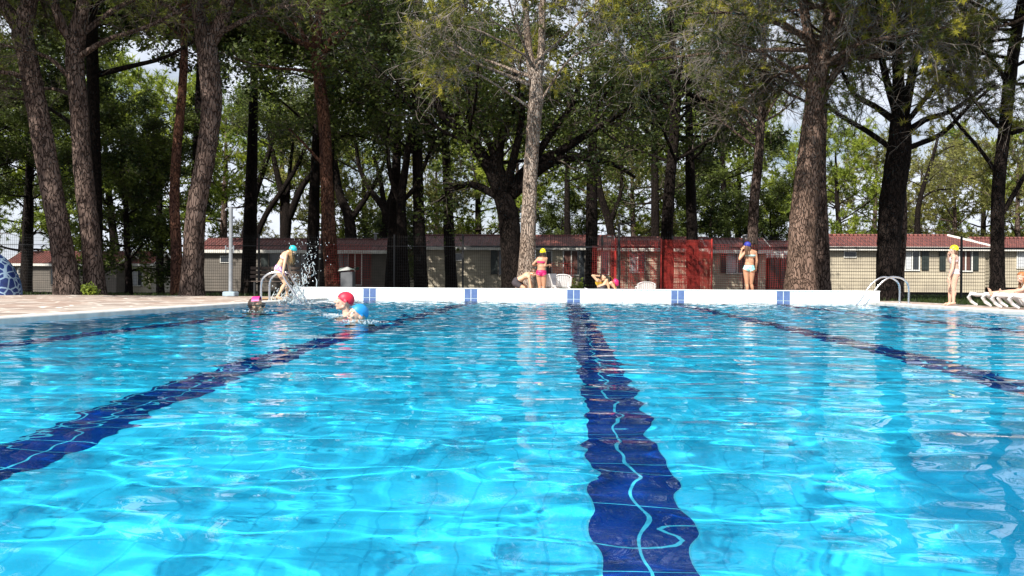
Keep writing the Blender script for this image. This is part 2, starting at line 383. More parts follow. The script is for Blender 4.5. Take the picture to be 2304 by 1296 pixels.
def grow(rng, S, D, L, n, wander, up=0.):
    M = len(S); P = np.empty((M, n, 3)); P[:, 0] = S; d = nrm(D); st = (np.broadcast_to(L, (M,)) / (n - 1))[:, None]
    for i in range(1, n):
        d = nrm(d + rng.normal(0, wander, (M, 3)) + np.array([0, 0, up])); P[:, i] = P[:, i - 1] + d * st
    return P

def kids(rng, P, k, t0=.25, t1=1., ang=.8, flat=1.):
    """k side shoots per polyline: start points, directions, parameter t"""
    M, n = P.shape[:2]; t = np.sort(rng.uniform(t0, t1, (M, k)), 1); x = t * (n - 1); i = np.minimum(x.astype(int), n - 2); f = (x - i)[..., None]
    m = np.arange(M)[:, None]; S = P[m, i] * (1 - f) + P[m, i + 1] * f; T = nrm(P[m, i + 1] - P[m, i])
    rnd = rng.normal(0, 1, T.shape); rnd[..., 2] *= flat; side = nrm(rnd - (rnd * T).sum(-1, keepdims=True) * T)
    a = rng.normal(ang, .18, (M, k, 1)); D = T * np.cos(a) + side * np.sin(a)
    return S.reshape(-1, 3), D.reshape(-1, 3), t.reshape(-1)

def needles(mb, rng, C, D, K, ln, wd, mi, back=.3):
    M = len(C)
    if M == 0: return
    d = nrm(D[:, None] * .55 + rng.normal(0, .75, (M, K, 3))); b = C[:, None] - D[:, None] * rng.uniform(0, back, (M, K, 1)); L = ln * rng.uniform(.6, 1.2, (M, K, 1))
    s = nrm(np.cross(d, rng.normal(0, 1, d.shape))) * wd / 2
    V = np.stack([b - s, b + s, b + d * L], 2).reshape(-1, 3); mb.add(V, tris=np.arange(len(V)).reshape(-1, 3), mi=mi)

def leaves(mb, rng, C, K, spread, size, mi):
    M = len(C)
    if M == 0: return
    c = (C[:, None] + rng.normal(0, spread, (M, K, 3))).reshape(-1, 3); n = len(c)
    u = nrm(rng.normal(0, 1, (n, 3)) * [1, 1, .6]); w = nrm(np.cross(u, rng.normal(0, 1, (n, 3)))); s = size * rng.uniform(.6, 1.3, (n, 1))
    V = np.stack([c - u * s * .6, c + w * s * .32, c + u * s * .6, c - w * s * .32], 1).reshape(-1, 3)
    mb.add(V, np.arange(len(V)).reshape(-1, 4), mi=mi)

def crown_from(mb, rng, P1, r1, n2, l2, n3, l3, kind, K, up2=.05, up3=.08, dead=0, deadL=1.1, tmin=.25, size=.1, spread=.16, twig_r=.008, nw=.017, flat=.6):
    """P1 (M,n,3) main branches -> side branches, twigs, foliage. slots: 0 bark, 1 twig, 2 foliage"""
    M, n = P1.shape[:2]
    mb.tubes(P1, r1[:, None] * np.linspace(1, .3, n)[None], 7, 0)
    S, D, t = kids(rng, P1, n2, tmin, 1, .75, flat); L2 = l2 * rng.uniform(.6, 1.25, len(S)) * (1.25 - .6 * t)
    P2 = grow(rng, S, D, L2, 6, .16, up2); r2 = np.repeat(r1, n2) * .30 * (1.2 - .6 * t) + .004
    mb.tubes(P2, r2[:, None] * np.linspace(1, .35, 6)[None], 4, 1)
    S, D, t = kids(rng, P2, n3, .2, 1, .8, .8); P3 = grow(rng, S, D, l3 * rng.uniform(.5, 1.3, len(S)), 4, .2, up3)
    mb.tubes(P3, np.full((len(P3), 1), twig_r) * np.linspace(1, .5, 4)[None], 3, 1)
    if dead:
        S, D, t = kids(rng, P2, dead, .05, .9, 1.1, 1.); Pd = grow(rng, S, D, deadL * rng.uniform(.4, 1.3, len(S)), 6, .26, -.13)
        mb.tubes(Pd, np.full((len(Pd), 1), .0075) * np.linspace(1, .45, 6)[None], 3, 1)
        S, D, t = kids(rng, Pd, 3, .3, 1, .8, 1.); Pe = grow(rng, S, D, deadL * .38 * rng.uniform(.4, 1.3, len(S)), 4, .3, -.1)
        mb.tubes(Pe, np.full((len(Pe), 1), .0055) * np.linspace(1, .5, 4)[None], 3, 1)
    tips = np.vstack([P3[:, -1], P2[:, -1]]); dirs = nrm(np.vstack([P3[:, -1] - P3[:, -2], P2[:, -1] - P2[:, -2]]))
    if kind == 'pine': needles(mb, rng, tips, dirs, K, size, nw, 2, .22)
    else: leaves(mb, rng, np.vstack([tips, P3[:, 2]]), K, spread, size, 2)

def px_line(pts, Y):
    """[(px, py, width_px[, dY])] -> world polyline and radii"""
    P = []; r = []
    for p in pts:
        y = Y + (p[3] if len(p) > 3 else 0); P.append(at(p[0], p[1], y)); r.append(p[2] / 2 / F * y * 1.02)
    return np.array(P), np.array(r)

def tree(name, label, Y, trunk, limbs=(), barkm=M_PINE, foliage=M_NEED, kind='pine', twig=M_TWIGD, seed=1, group=None, zr=(6.5, 9.5), nm=14, ln=5., el=(.15, .7),
         n2=12, l2=1.6, n3=8, l3=.7, K=34, size=.15, dead=0, deadL=1.1, up1=.03, limb_n2=None, ground=None, facing=None, cat='tree', sides=18, tmin=.3, spread=.16, limb_tmin=.45, roots=True, nw=.02, limb_K=None, over=()):
    rng = np.random.default_rng(seed); P, r = px_line(trunk, Y); r = r * .93
    z0 = gz(P[0, 0], Y) if ground is None else ground
    if roots: P = np.vstack([[P[0, 0] + (P[0, 0] - P[1, 0]) * .05, P[0, 1], z0 - .1], P]); r = np.concatenate([[r[0] * 1.08], r])
    root = thing(name, label, cat, (P[0, 0], P[0, 1], z0), group)
    mb = MB(); Ps, rs = trunk_tube(mb, P, r, rng, flare=.18 if roots else 0, sides=sides)
    L1 = []; R1 = []
    for lb in limbs:
        lp, lr = px_line(lb, Y); a, b = trunk_tube(mb, lp, lr, rng, .22, 10); ii = np.linspace(0, len(a) - 1, 9).astype(int); L1.append(a[ii]); R1.append(b[0] * .75)
    mb.build('trunk', barkm, root, smooth=True)
    cb = MB()
    if limbs:
        crown_from(cb, rng, np.array(L1), np.array(R1) * .7, limb_n2 or n2, l2, n3, l3, kind, limb_K or K, dead=dead, deadL=deadL, size=size, tmin=limb_tmin, spread=spread, nw=nw)
    if over:                                          # dense limbs added above the view to shade the trunks
        L1 = []; R1 = []
        for lb in over:
            a, b = px_line(lb, Y); a, b = smooth_line(a, b, .3); ii = np.linspace(0, len(a) - 1, 9).astype(int); L1.append(a[ii]); R1.append(b[0])
        crown_from(cb, rng, np.array(L1), np.array(R1) * .8, 20, 1.7, 9, .7, 'pine', 46, size=.17, tmin=.12, nw=.028)
    if nm:
        zz = rng.uniform(zr[0], zr[1], nm); S = np.stack([np.interp(zz, Ps[:, 2], Ps[:, i]) for i in range(3)], -1); S[:, 2] = np.minimum(zz, Ps[-1, 2])
        az = np.arange(nm) * 2.4 + rng.uniform(0, .8, nm)
        if facing is not None: az = facing + rng.uniform(-1.5, 1.5, nm)
        e = rng.uniform(*el, nm); D = np.stack([np.cos(az) * np.cos(e), np.sin(az) * np.cos(e), np.sin(e)], -1)
        P1 = grow(rng, S, D, ln * rng.uniform(.7, 1.15, nm), 9, .07, up1); rr = np.interp(zz, Ps[:, 2], rs) * .33
        crown_from(cb, rng, P1, rr, n2, l2, n3, l3, kind, K, dead=dead, deadL=deadL, size=size, tmin=tmin, spread=spread, nw=nw)
    cb.build('crown', [barkm, twig, foliage], root)
    return root

PINES = 'tall umbrella pines along the pool'
# --- the front row of pines beside the deck (left)
tree('umbrella_pine', 'leftmost thick pine with reddish bark, leaning left as it rises beside the stone deck', 23.5,
     [(152, 662, 60), (140, 560, 54), (112, 400, 50), (85, 250, 48), (62, 130, 46), (50, 70, 48), (66, 0, 36), (80, -110, 30), (85, -260, 20)],
     [[(50, 75, 36), (28, 40, 32), (-5, 0, 30, -.3), (-60, -60, 22, -.8), (-140, -120, 14, -1)], [(75, 190, 14), (30, 165, 11, -.5), (-30, 160, 8, -1), (-90, 140, 5, -1)]], seed=21, group=PINES, zr=(8.4, 11), limb_K=14, ln=5.5, dead=3, twig=M_TWIGD)
tree('umbrella_pine', 'second pine from the left with a straight grey trunk and many low side branches', 24.0,
     [(212, 662, 52), (205, 560, 44), (190, 400, 44), (178, 250, 42), (168, 150, 42), (172, 80, 44), (190, 0, 30), (205, -120, 26), (215, -260, 18)],
     [[(172, 100, 26), (140, 60, 22, -.3), (120, 0, 18, -.6), (80, -90, 14, -1)], [(175, 130, 14), (240, 90, 12, -.5), (330, 60, 9, -.8), (430, 10, 6, -1)],
      [(170, 190, 12), (110, 130, 9, -.5), (40, 110, 6, -.8), (-30, 90, 4, -.8)], [(180, 220, 11), (120, 200, 8, .5), (40, 200, 6, .8), (-20, 195, 4, .9)], [(180, 80, 14), (260, 20, 11, .5), (350, -20, 8, .8), (460, -40, 5, 1)]], seed=22, group=PINES, zr=(8.6, 11), limb_K=9, limb_n2=8, ln=5.5, dead=3)
tree('umbrella_pine', 'dark leaning pine directly behind the second pine from the left', 26.5,
     [(214, 640, 30), (216, 500, 28), (212, 300, 28), (208, 150, 28), (205, 60, 28), (212, -60, 22), (215, -220, 14)],
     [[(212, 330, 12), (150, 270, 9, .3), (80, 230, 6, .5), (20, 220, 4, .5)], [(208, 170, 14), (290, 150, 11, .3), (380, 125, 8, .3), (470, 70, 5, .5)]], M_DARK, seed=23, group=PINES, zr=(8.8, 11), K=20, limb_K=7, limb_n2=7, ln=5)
tree('umbrella_pine', 'pine with reddish lower bark standing just left of the thick forked pine', 27.0,
     [(397, 655, 30), (396, 560, 26), (392, 450, 24), (398, 330, 22), (410, 200, 20), (415, 80, 18), (415, -100, 12)], [], M_RED, seed=24, zr=(8, 11), K=20, ln=3.5, nm=10, group=PINES)
tree('umbrella_pine', 'thick pine with a curving dark trunk forking into two heavy limbs above the left deck', 24.0,
     [(432, 660, 54), (436, 570, 50), (442, 470, 48), (464, 340, 46), (476, 230, 46), (468, 130, 48), (462, 85, 46), (445, 20, 30), (432, -60, 26), (425, -200, 18)],
     [[(468, 100, 34), (492, 60, 32), (515, 0, 28, -.2), (545, -80, 20, -.6), (600, -170, 12, -1)], [(485, 80, 14), (540, 50, 11, -.5), (610, 20, 8, -1), (690, 10, 5, -1.4)],
      [(440, 60, 14), (390, 20, 11, -.4), (320, -10, 8, -.7), (240, -30, 5, -1)]], seed=25, over=[[(440, -60, 16), (380, -130, 12, -2), (320, -190, 9, -3.5), (260, -230, 6, -5)], [(430, -150, 14), (420, -210, 10, -2.5), (400, -260, 7, -4.5), (390, -290, 5, -5.5)]], group=PINES, zr=(8.6, 11), limb_K=14, ln=5.5, dead=3)
# --- centre and right front pines
tree('umbrella_pine', 'slim pale pine in full sun behind the middle of the white pool wall', 23.6,
     [(1180, 655, 46), (1186, 560, 36), (1193, 430, 33), (1199, 320, 32), (1203, 250, 34), (1206, 205, 34), (1190, 120, 18), (1184, 40, 16), (1180, -80, 13), (1178, -200, 8)],
     [[(1206, 215, 20), (1218, 120, 17), (1220, 30, 16), (1226, -80, 13), (1230, -180, 8)], [(1196, 245, 7), (1130, 200, 5, -.5), (1060, 160, 4, -1), (980, 150, 3, -1.3)],
      [(1210, 240, 6), (1260, 160, 5, -.5), (1300, 120, 4, -1), (1370, 90, 3, -1.4)], [(1190, 130, 6), (1120, 90, 5, -.6), (1050, 60, 4, -1), (970, 60, 3, -1.5)]],
     M_PINE2, seed=26, group=PINES, zr=(5.6, 8.8), ln=3.6, nm=14, n2=9, n3=7, dead=3, deadL=1.2, twig=M_TWIG, foliage=M_NEEDY, K=40, el=(.0, .6), up1=.05)
tree('umbrella_pine', 'massive pine with orange flaking lower bark right of the woman in the navy cap', 24.0,
     [(1803, 655, 74), (1806, 560, 62), (1812, 450, 57), (1822, 340, 52), (1830, 250, 44), (1838, 180, 44), (1850, 130, 40), (1870, 40, 26), (1880, -80, 20), (1885, -220, 14)],
     [[(1838, 190, 26), (1828, 120, 22), (1812, 40, 20), (1800, -60, 16), (1790, -180, 10)], [(1855, 200, 16), (1905, 130, 13, -.3), (1950, 70, 10, -.8), (2010, 10, 7, -1.2)],
      [(1820, 200, 10), (1770, 150, 8, -.8), (1690, 110, 6, -1.6), (1600, 90, 4, -2.2)], [(1850, 150, 12), (1930, 100, 9, -1), (2030, 80, 6, -2), (2130, 60, 4, -2.6)], [(1835, 110, 12), (1760, 50, 9, -1), (1660, 30, 6, -2), (1560, 30, 4, -2.6)]],
     M_PINEO, seed=27, over=[[(1870, -60, 18), (1780, -130, 14, -2), (1690, -190, 10, -3.8), (1600, -240, 6, -5.5)], [(1875, -100, 18), (1840, -180, 14, -2), (1790, -250, 10, -4.5), (1760, -300, 6, -6)], [(1880, -80, 16), (1960, -150, 12, -2), (2000, -220, 8, -4), (2030, -280, 6, -5.5)], [(1870, -40, 14), (1850, -110, 12, -2), (1830, -190, 9, -4), (1860, -260, 6, -5.5)]], group=PINES, zr=(6.2, 9.8), ln=6., nm=24, n2=11, n3=7, dead=4, deadL=1.4, twig=M_TWIG, foliage=M_NEEDY, K=40, el=(-.05, .6))
tree('umbrella_pine', 'rough pine pressed against the right side of the massive orange barked pine', 26.5,
     [(1848, 640, 40), (1846, 500, 34), (1845, 380, 28), (1850, 250, 24), (1858, 100, 20), (1862, -60, 14), (1862, -160, 8)], [], M_PINE, seed=28, group=PINES, zr=(5.5, 8.5), nm=9, ln=3.5, dead=4)
tree('umbrella_pine', 'black stout pine dividing into many crooked limbs behind the right pool ladder', 25.0,
     [(2000, 662, 52), (2000, 560, 50), (2008, 450, 54), (2022, 350, 54), (2026, 280, 46), (2024, 230, 30), (2020, 150, 24), (2018, 30, 18), (2015, -100, 12)],
     [[(2000, 330, 12), (1950, 295, 11, -.2), (1890, 260, 9, -.4), (1860, 235, 6, -.5)], [(2010, 270, 16), (1970, 240, 13, -.3), (1920, 210, 10, -.6), (1890, 150, 6, -.9)],
      [(2040, 300, 16), (2080, 270, 13, -.2), (2140, 250, 10, -.4), (2210, 200, 7, -.6)], [(2050, 330, 12), (2120, 300, 10, -.3), (2180, 240, 7, -.6), (2240, 190, 5, -.8)],
      [(2035, 260, 22), (2050, 180, 18), (2068, 90, 14), (2075, -20, 10)], [(2015, 250, 18), (1990, 160, 14), (1975, 60, 11), (1960, -40, 8)], [(2045, 270, 12), (2100, 200, 10, .3), (2150, 150, 7, .3), (2200, 90, 5, .3)]],
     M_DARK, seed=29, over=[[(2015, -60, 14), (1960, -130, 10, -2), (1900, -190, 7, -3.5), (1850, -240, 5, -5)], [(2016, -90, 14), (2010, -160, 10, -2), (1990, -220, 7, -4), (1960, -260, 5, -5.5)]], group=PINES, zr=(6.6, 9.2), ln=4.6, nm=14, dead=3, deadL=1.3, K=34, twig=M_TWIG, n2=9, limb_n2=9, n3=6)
tree('umbrella_pine', 'thin pine half hidden at the right edge of the black forked pine', 27.5,
     [(2022, 640, 22), (2030, 560, 18), (2034, 480, 15), (2030, 380, 13), (2026, 200, 12), (2026, 60, 8)], [], M_PINE, seed=30, group=PINES, zr=(5, 7.5), nm=6, ln=2.5, dead=3)
tree('umbrella_pine', 'rightmost dark pine rising in a lean to the right above the sun loungers', 24.5,
     [(2244, 655, 32), (2244, 560, 29), (2245, 460, 28), (2250, 380, 28), (2262, 280, 26), (2272, 180, 26), (2290, 60, 24), (2310, -60, 18), (2320, -180, 12)],
     [[(2240, 385, 9), (2200, 330, 8), (2160, 285, 7), (2130, 240, 5)], [(2256, 480, 11), (2285, 430, 10), (2320, 375, 8), (2370, 320, 6)],
      [(2268, 300, 10), (2230, 270, 8, -.2), (2170, 200, 7, -.6), (2130, 160, 5, -.8)], [(2276, 300, 10), (2310, 290, 9), (2360, 270, 6)], [(2275, 200, 10), (2220, 120, 8, -.8), (2150, 80, 6, -1.4), (2060, 50, 4, -2)]],
     M_DARK, seed=31, over=[[(2310, -60, 14), (2250, -130, 10, -2), (2180, -190, 7, -3.5), (2120, -240, 5, -5)], [(2312, -80, 14), (2290, -150, 10, -2), (2260, -230, 7, -4), (2220, -260, 5, -5.5)]], group=PINES, zr=(6, 9.5), ln=5, nm=16, dead=4, deadL=1.4, twig=M_TWIG, n2=9, foliage=M_NEEDY, K=40, el=(-.05, .6))

# --- middle row of dark trunks
MID = 'dark trees between the pool and the cabins'
def mid(label, Y, trunk, limbs=(), **k):
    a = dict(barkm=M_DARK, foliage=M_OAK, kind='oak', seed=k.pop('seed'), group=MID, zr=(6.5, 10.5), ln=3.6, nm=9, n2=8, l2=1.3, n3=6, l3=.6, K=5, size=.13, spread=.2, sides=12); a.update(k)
    return tree(k.get('nm_', 'shade_tree'), label, Y, trunk, limbs, **{x: y for x, y in a.items() if x != 'nm_'})
mid('left of two crossing bare trunks between the grey shower pole and the girl', 53, [(548, 560, 22), (565, 470, 18), (590, 390, 14), (612, 320, 11), (630, 240, 8)], [[(560, 480, 12), (560, 430, 10), (575, 380, 7)]], seed=41, zr=(8.5, 12), nm=7, ln=3)
mid('right of two crossing bare trunks between the grey shower pole and the girl', 52.5, [(572, 560, 18), (595, 490, 14), (640, 420, 12), (670, 370, 10), (700, 300, 7)], [], seed=42, zr=(8.5, 12), nm=7, ln=3)
mid('dark fork of trunks standing over the cabin roof behind the jumping girl', 53, [(640, 560, 26), (645, 480, 24), (630, 420, 16), (615, 350, 12), (600, 270, 8)], [[(650, 490, 18), (680, 420, 14), (720, 370, 10), (760, 320, 7)], [(645, 480, 12), (650, 400, 9), (660, 320, 6)]], seed=43, zr=(8.5, 12), nm=9)
mid('tall pine with rusty brown bark high up behind the red capped swimmer', 30, [(748, 650, 36), (742, 540, 34), (736, 420, 30), (732, 300, 30), (722, 200, 30), (712, 110, 26), (720, 40, 20), (728, -80, 14)],
    [[(716, 150, 16), (745, 90, 14), (800, 60, 10), (860, 20, 6)], [(735, 380, 8), (690, 330, 6), (650, 290, 4)], [(712, 130, 12), (670, 60, 9), (620, 20, 6)]], seed=44, barkm=M_RED, zr=(7.8, 10.8), limb_n2=7, ln=4.5, nm=16)
mid('crooked dark trunk curving left above the barbecue', 52, [(790, 560, 30), (785, 490, 26), (765, 440, 20), (755, 380, 16), (745, 300, 10)], [[(785, 500, 14), (820, 450, 12), (850, 400, 9), (870, 350, 6)]], seed=45)
mid('twisted trunk spreading like a hand above the gap between two cabins', 52, [(860, 560, 24), (868, 480, 20), (835, 430, 14), (810, 380, 11), (800, 320, 8)], [[(868, 490, 14), (855, 400, 10), (840, 350, 7)], [(868, 480, 14), (890, 400, 10), (885, 330, 7), (870, 280, 5)]], seed=46)
mid('reddish trunk rising in the gap left of the cabin with the sun dappled wall', 31, [(908, 650, 32), (906, 560, 26), (903, 450, 24), (912, 380, 18), (925, 300, 14), (950, 240, 10)], [[(905, 470, 14), (880, 400, 11), (872, 320, 8), (880, 260, 5)], [(908, 450, 12), (935, 420, 10), (960, 360, 8), (985, 300, 5)]], seed=47, zr=(6.5, 10), nm=12)
mid('straight dark trunk against the left end of the sun dappled cabin', 31.5, [(948, 650, 32), (944, 540, 30), (940, 400, 26), (938, 280, 22), (936, 160, 18), (938, 40, 12), (938, -60, 8)], [[(942, 300, 10), (985, 250, 8), (1010, 190, 5)], [(938, 260, 10), (890, 200, 8), (840, 150, 5)]], seed=48, zr=(5, 10), nm=16, ln=4.2)
mid('great oak with arching black limbs just left of the sunlit pale pine', 28, [(1152, 655, 50), (1150, 560, 48), (1142, 480, 50), (1126, 430, 44), (1105, 385, 34), (1070, 330, 28), (1030, 290, 24), (990, 250, 16), (975, 200, 10)],
    [[(1135, 410, 34), (1120, 380, 30), (1125, 320, 22), (1150, 260, 14), (1170, 220, 9)], [(1120, 400, 20), (1105, 330, 16), (1090, 300, 13), (1100, 250, 9)], [(1150, 430, 34), (1190, 380, 28, .4), (1260, 340, 20, .3), (1340, 290, 14), (1420, 240, 9), (1480, 190, 5)],
     [(1150, 440, 26), (1230, 370, 22, .3), (1300, 355, 16, .2), (1380, 370, 11), (1430, 400, 6)], [(1185, 385, 22, .3), (1240, 300, 16, .3), (1290, 230, 12, .2), (1310, 150, 8)], [(1118, 440, 20), (1060, 415, 16), (1010, 430, 11), (985, 455, 6)],
     [(1040, 300, 14), (1060, 240, 11), (1045, 190, 7)], [(1140, 420, 24), (1160, 340, 18, -.4), (1175, 240, 13, -.6), (1150, 130, 8, -.8)], [(1340, 290, 9), (1350, 230, 7), (1400, 170, 5)]], seed=49, zr=(4.2, 6.5), nm=6, ln=4.5, n2=9, n3=7, limb_n2=11, limb_tmin=.3)
mid('pair of thin trunks seen between the pale pine and the red netting, left one', 53, [(1278, 560, 16), (1276, 460, 14), (1278, 350, 12), (1282, 240, 9)], [], seed=50, nm=6)
mid('gnarled grey trunk above the cabin with red roof right of the girl in pink', 52, [(1378, 560, 22), (1370, 500, 20), (1350, 430, 15), (1345, 360, 11)], [[(1372, 500, 12), (1395, 440, 9), (1400, 370, 6)]], seed=51, nm=7)
mid('slim dark trunk above the black lamp post', 50, [(1475, 560, 20), (1474, 450, 19), (1472, 300, 17), (1470, 180, 14), (1468, 60, 10)], [[(1472, 320, 8), (1430, 260, 6), (1400, 230, 4)]], seed=52, zr=(5, 12), nm=12, ln=3.6)
mid('tall dark trunk rising behind the bright red netting', 33, [(1498, 650, 30), (1500, 540, 28), (1506, 430, 26), (1515, 320, 24), (1520, 220, 26), (1516, 150, 22), (1510, 60, 16), (1505, -60, 10)], [[(1518, 230, 12), (1560, 160, 9), (1610, 120, 6)], [(1515, 260, 10), (1470, 210, 8), (1420, 180, 5)], [(1520, 200, 12), (1600, 230, 8), (1640, 230, 5)]], seed=53, barkm=M_DARK, zr=(5, 9.5), nm=14, ln=4.5)
mid('slender brown pine trunk directly above the woman in the navy cap', 31, [(1692, 650, 26), (1693, 540, 25), (1697, 450, 23), (1706, 370, 21), (1712, 280, 19), (1716, 200, 17), (1718, 60, 12), (1718, -60, 8)],
    [[(1706, 300, 6), (1665, 260, 5), (1640, 200, 4)], [(1712, 280, 6), (1760, 200, 5), (1790, 170, 4)], [(1714, 240, 6), (1670, 180, 5), (1650, 130, 3)]], seed=54, barkm=M_PINE, foliage=M_NEED, kind='pine', zr=(4.6, 8.5), nm=14, ln=3.4, n2=7, K=14, size=.15, dead=4, twig=M_TWIG)
mid('curving thin trunk beyond the cabin right of the black forked pine', 53, [(2063, 540, 13), (2066, 470, 11), (2078, 420, 10), (2100, 350, 8), (2112, 300, 5)], [[(2070, 450, 5), (2100, 430, 4), (2140, 425, 3)], [(2105, 350, 4), (2140, 330, 3), (2170, 330, 2)]], seed=55, nm=4, ln=2, zr=(6, 8.5), foliage=M_FAR2, K=4)
mid('faint trunk between the woman in the navy cap and the massive pine', 53, [(1640, 560, 15), (1630, 450, 13), (1625, 330, 11), (1630, 220, 8)], [[(1628, 400, 5), (1590, 350, 4), (1560, 340, 3)]], seed=56, nm=6, barkm=M_DARK)

# --- dense leafy trees, one mesh per kind shared by its copies
def proto(kind, seed, H, Rw, zb, barkm, fol, n1=16, K=9, size=.13, n2=9, n3=7, dead=0, nw=.06):
    """trunk and crown meshes at the origin"""
    rng = np.random.default_rng(seed); mb = MB(); lean = rng.normal(0, .25, 2)
    P = np.array([[0, 0, -.4], [0, 0, .5], [lean[0] * .5, lean[1] * .5, H * .3], [lean[0], lean[1], H * .6], [lean[0] * 1.3, lean[1] * 1.3, H * .92]]); r = np.array([.24, .2, .17, .12, .04]) * H / 9
    Ps, rs = trunk_tube(mb, P, r, rng, .3, 10, .2); tr = mb.build('trunk', barkm, smooth=True, link=False)
    cb = MB(); zz = np.linspace(zb, H * .9, n1) + rng.normal(0, .2, n1); S = np.stack([np.interp(zz, Ps[:, 2], Ps[:, i]) for i in range(3)], -1)
    az = np.arange(n1) * 2.4 + rng.uniform(0, 1, n1); f = (zz - zb) / (H - zb); e = rng.uniform(-.1, .5, n1) + f * .4
    D = np.stack([np.cos(az) * np.cos(e), np.sin(az) * np.cos(e), np.sin(e)], -1)
    L = Rw * np.sqrt(np.clip(1 - (f * 1.05 - .35) ** 2 / .65, .12, 1)) * rng.uniform(.75, 1.2, n1)
    P1 = grow(rng, S, D, L, 9, .09, .01); crown_from(cb, rng, P1, np.interp(zz, Ps[:, 2], rs) * .35, n2, 1.25, n3, .6, kind, K, size=size, tmin=.2, dead=dead, nw=nw, twig_r=.012)
    return tr, cb.build('crown', [barkm, M_TWIGD, fol], link=False)
def place(name, label, cat, pr, x, y, s=1., rz=0., group=None, sz=None, z=None):
    root = thing(name, label, cat, (x, y, gz(x, y) if z is None else z), group); root.rotation_euler = (0, 0, rz); root.scale = (s, s, sz or s)
    for p in pr:
        c = p.copy(); COL.objects.link(c); c.parent = root
    return root
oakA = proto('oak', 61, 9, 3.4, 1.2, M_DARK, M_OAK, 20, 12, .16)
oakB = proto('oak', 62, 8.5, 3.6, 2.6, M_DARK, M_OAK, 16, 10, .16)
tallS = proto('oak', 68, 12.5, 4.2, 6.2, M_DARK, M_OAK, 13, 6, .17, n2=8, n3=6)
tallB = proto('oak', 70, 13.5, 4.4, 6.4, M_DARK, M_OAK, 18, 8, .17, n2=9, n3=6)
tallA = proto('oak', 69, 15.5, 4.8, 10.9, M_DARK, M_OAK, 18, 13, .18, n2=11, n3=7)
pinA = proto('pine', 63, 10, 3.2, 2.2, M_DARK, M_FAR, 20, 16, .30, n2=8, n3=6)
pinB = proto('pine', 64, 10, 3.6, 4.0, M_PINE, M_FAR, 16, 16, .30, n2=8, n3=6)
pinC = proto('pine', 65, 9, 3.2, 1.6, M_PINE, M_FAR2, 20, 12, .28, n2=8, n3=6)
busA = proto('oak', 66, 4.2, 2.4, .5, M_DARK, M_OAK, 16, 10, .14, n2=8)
BACK = 'leafy trees standing behind the cabins'
for nm, lb, pr, px, Y, s, rz in (
    ('oak', 'black leafy oak filling the space right of the second pine, foliage down to the ground', oakA, 290, 29, .64, .3),
    ('oak', 'dark oak with leaves hanging over the far left cabin roof', tallB, 60, 34, .62, 1.2),
    ('oak', 'dark oak at the left edge of the view beyond the leaning pine', tallB, -60, 31, .6, 2.2),
    ('oak', 'dark oak crown showing between the second pine and the reddish trunk', tallB, 360, 36, .6, 4.),
    ('oak', 'shadowed oak whose crown hangs above the rusty brown trunk', tallS, 700, 36, 1., 5.),
    ('oak', 'shadowed oak whose crown hangs left of the great arching oak', tallS, 880, 37, 1., .8),
    ('oak', 'shadowed oak whose crown hangs above the sun dappled cabin', tallS, 1015, 38, 1., 1.9),
    ('oak', 'shadowed oak over the roof left of the red netting', tallB, 1330, 38, 1., 3.1),
    ('oak', 'shadowed oak over the roof behind the red netting', tallB, 1560, 40, 1., 4.4)):
    place(nm, lb, 'tree', pr, atx(px, Y), Y, s, rz, MID)
fars = [(40, 62, pinA, 1.45), (150, 66, pinB, 1.65), (270, 64, pinA, 1.6), (390, 66, pinA, 1.65), (560, 60, pinC, .62), (640, 66, pinB, 1.6), (740, 60, pinC, 1.25), (835, 62, pinA, 1.15), (900, 54, busA, .95), (985, 60, pinC, 1.15), (1075, 62, pinA, 1.35),
        (1160, 58, pinB, 1.15), (1260, 56, oakA, .62), (1330, 62, pinB, 1.25), (1430, 58, pinC, 1.2), (1520, 60, pinA, 1.25), (1590, 52, oakA, .75), (1660, 62, pinA, 1.25), (1740, 56, oakA, .7), (1790, 66, pinB, 1.2), (1900, 54, pinA, 1.0),
        (1960, 62, pinC, 1.15), (2060, 66, pinC, 1.15), (2150, 58, pinC, 1.0), (2210, 66, pinA, 1.15), (2290, 56, pinC, 1.05), (2370, 60, pinA, 1.1), (500, 64, pinB, 1.5), (-60, 60, pinB, 1.2)]
FL = {40: 'bright green pine beyond the far left cabin, left of the leaning pine', 150: 'sunlit pine crown glimpsed between the two leftmost pines', 270: 'sunlit yellow green pine crown above the black leafy oak', 390: 'sunlit pine crown directly left of the thick forked pine',
      560: 'low olive tree beyond the cabin between the shower pole and the crossed trunks', 640: 'sunlit pine crown right of the thick forked pine', 740: 'leafy tree behind the cabin roof above the splashing water', 835: 'olive green tree behind the right end of the shaded cabin', 900: 'low leafy bush tree in the gap between two cabins',
      985: 'leafy tree behind the left half of the sun dappled cabin', 1075: 'green pine crown behind the great oak limbs', 1160: 'pine crown right behind the great oak trunk', 1260: 'rounded green tree just right of the pale pine', 1330: 'tall green pine crown over the reddish roof right of the pale pine',
      1430: 'olive pine crown right of the black lamp post', 1520: 'bright pine crown behind the red netting', 1590: 'dark bushy tree at the right end of the red netting', 1660: 'bright pine crown left of the slender brown trunk', 1740: 'dark bushy tree right of the woman in the navy cap',
      1790: 'tall bright pine crown behind the massive pine', 1900: 'green pine between the massive pine and the black forked pine', 1960: 'yellow green pine crown just left of the black forked pine', 2060: 'olive pine beyond the curving thin trunk', 2150: 'olive pine above the roof behind the pale child in the yellow cap',
      2210: 'bright pine crown left of the rightmost dark pine', 2290: 'olive pine at the right edge behind the rightmost dark pine', 2370: 'green pine cut by the right edge of the view', 500: 'bright pine crown just behind the fork of the thick pine', -60: 'green pine cut by the left edge of the view'}
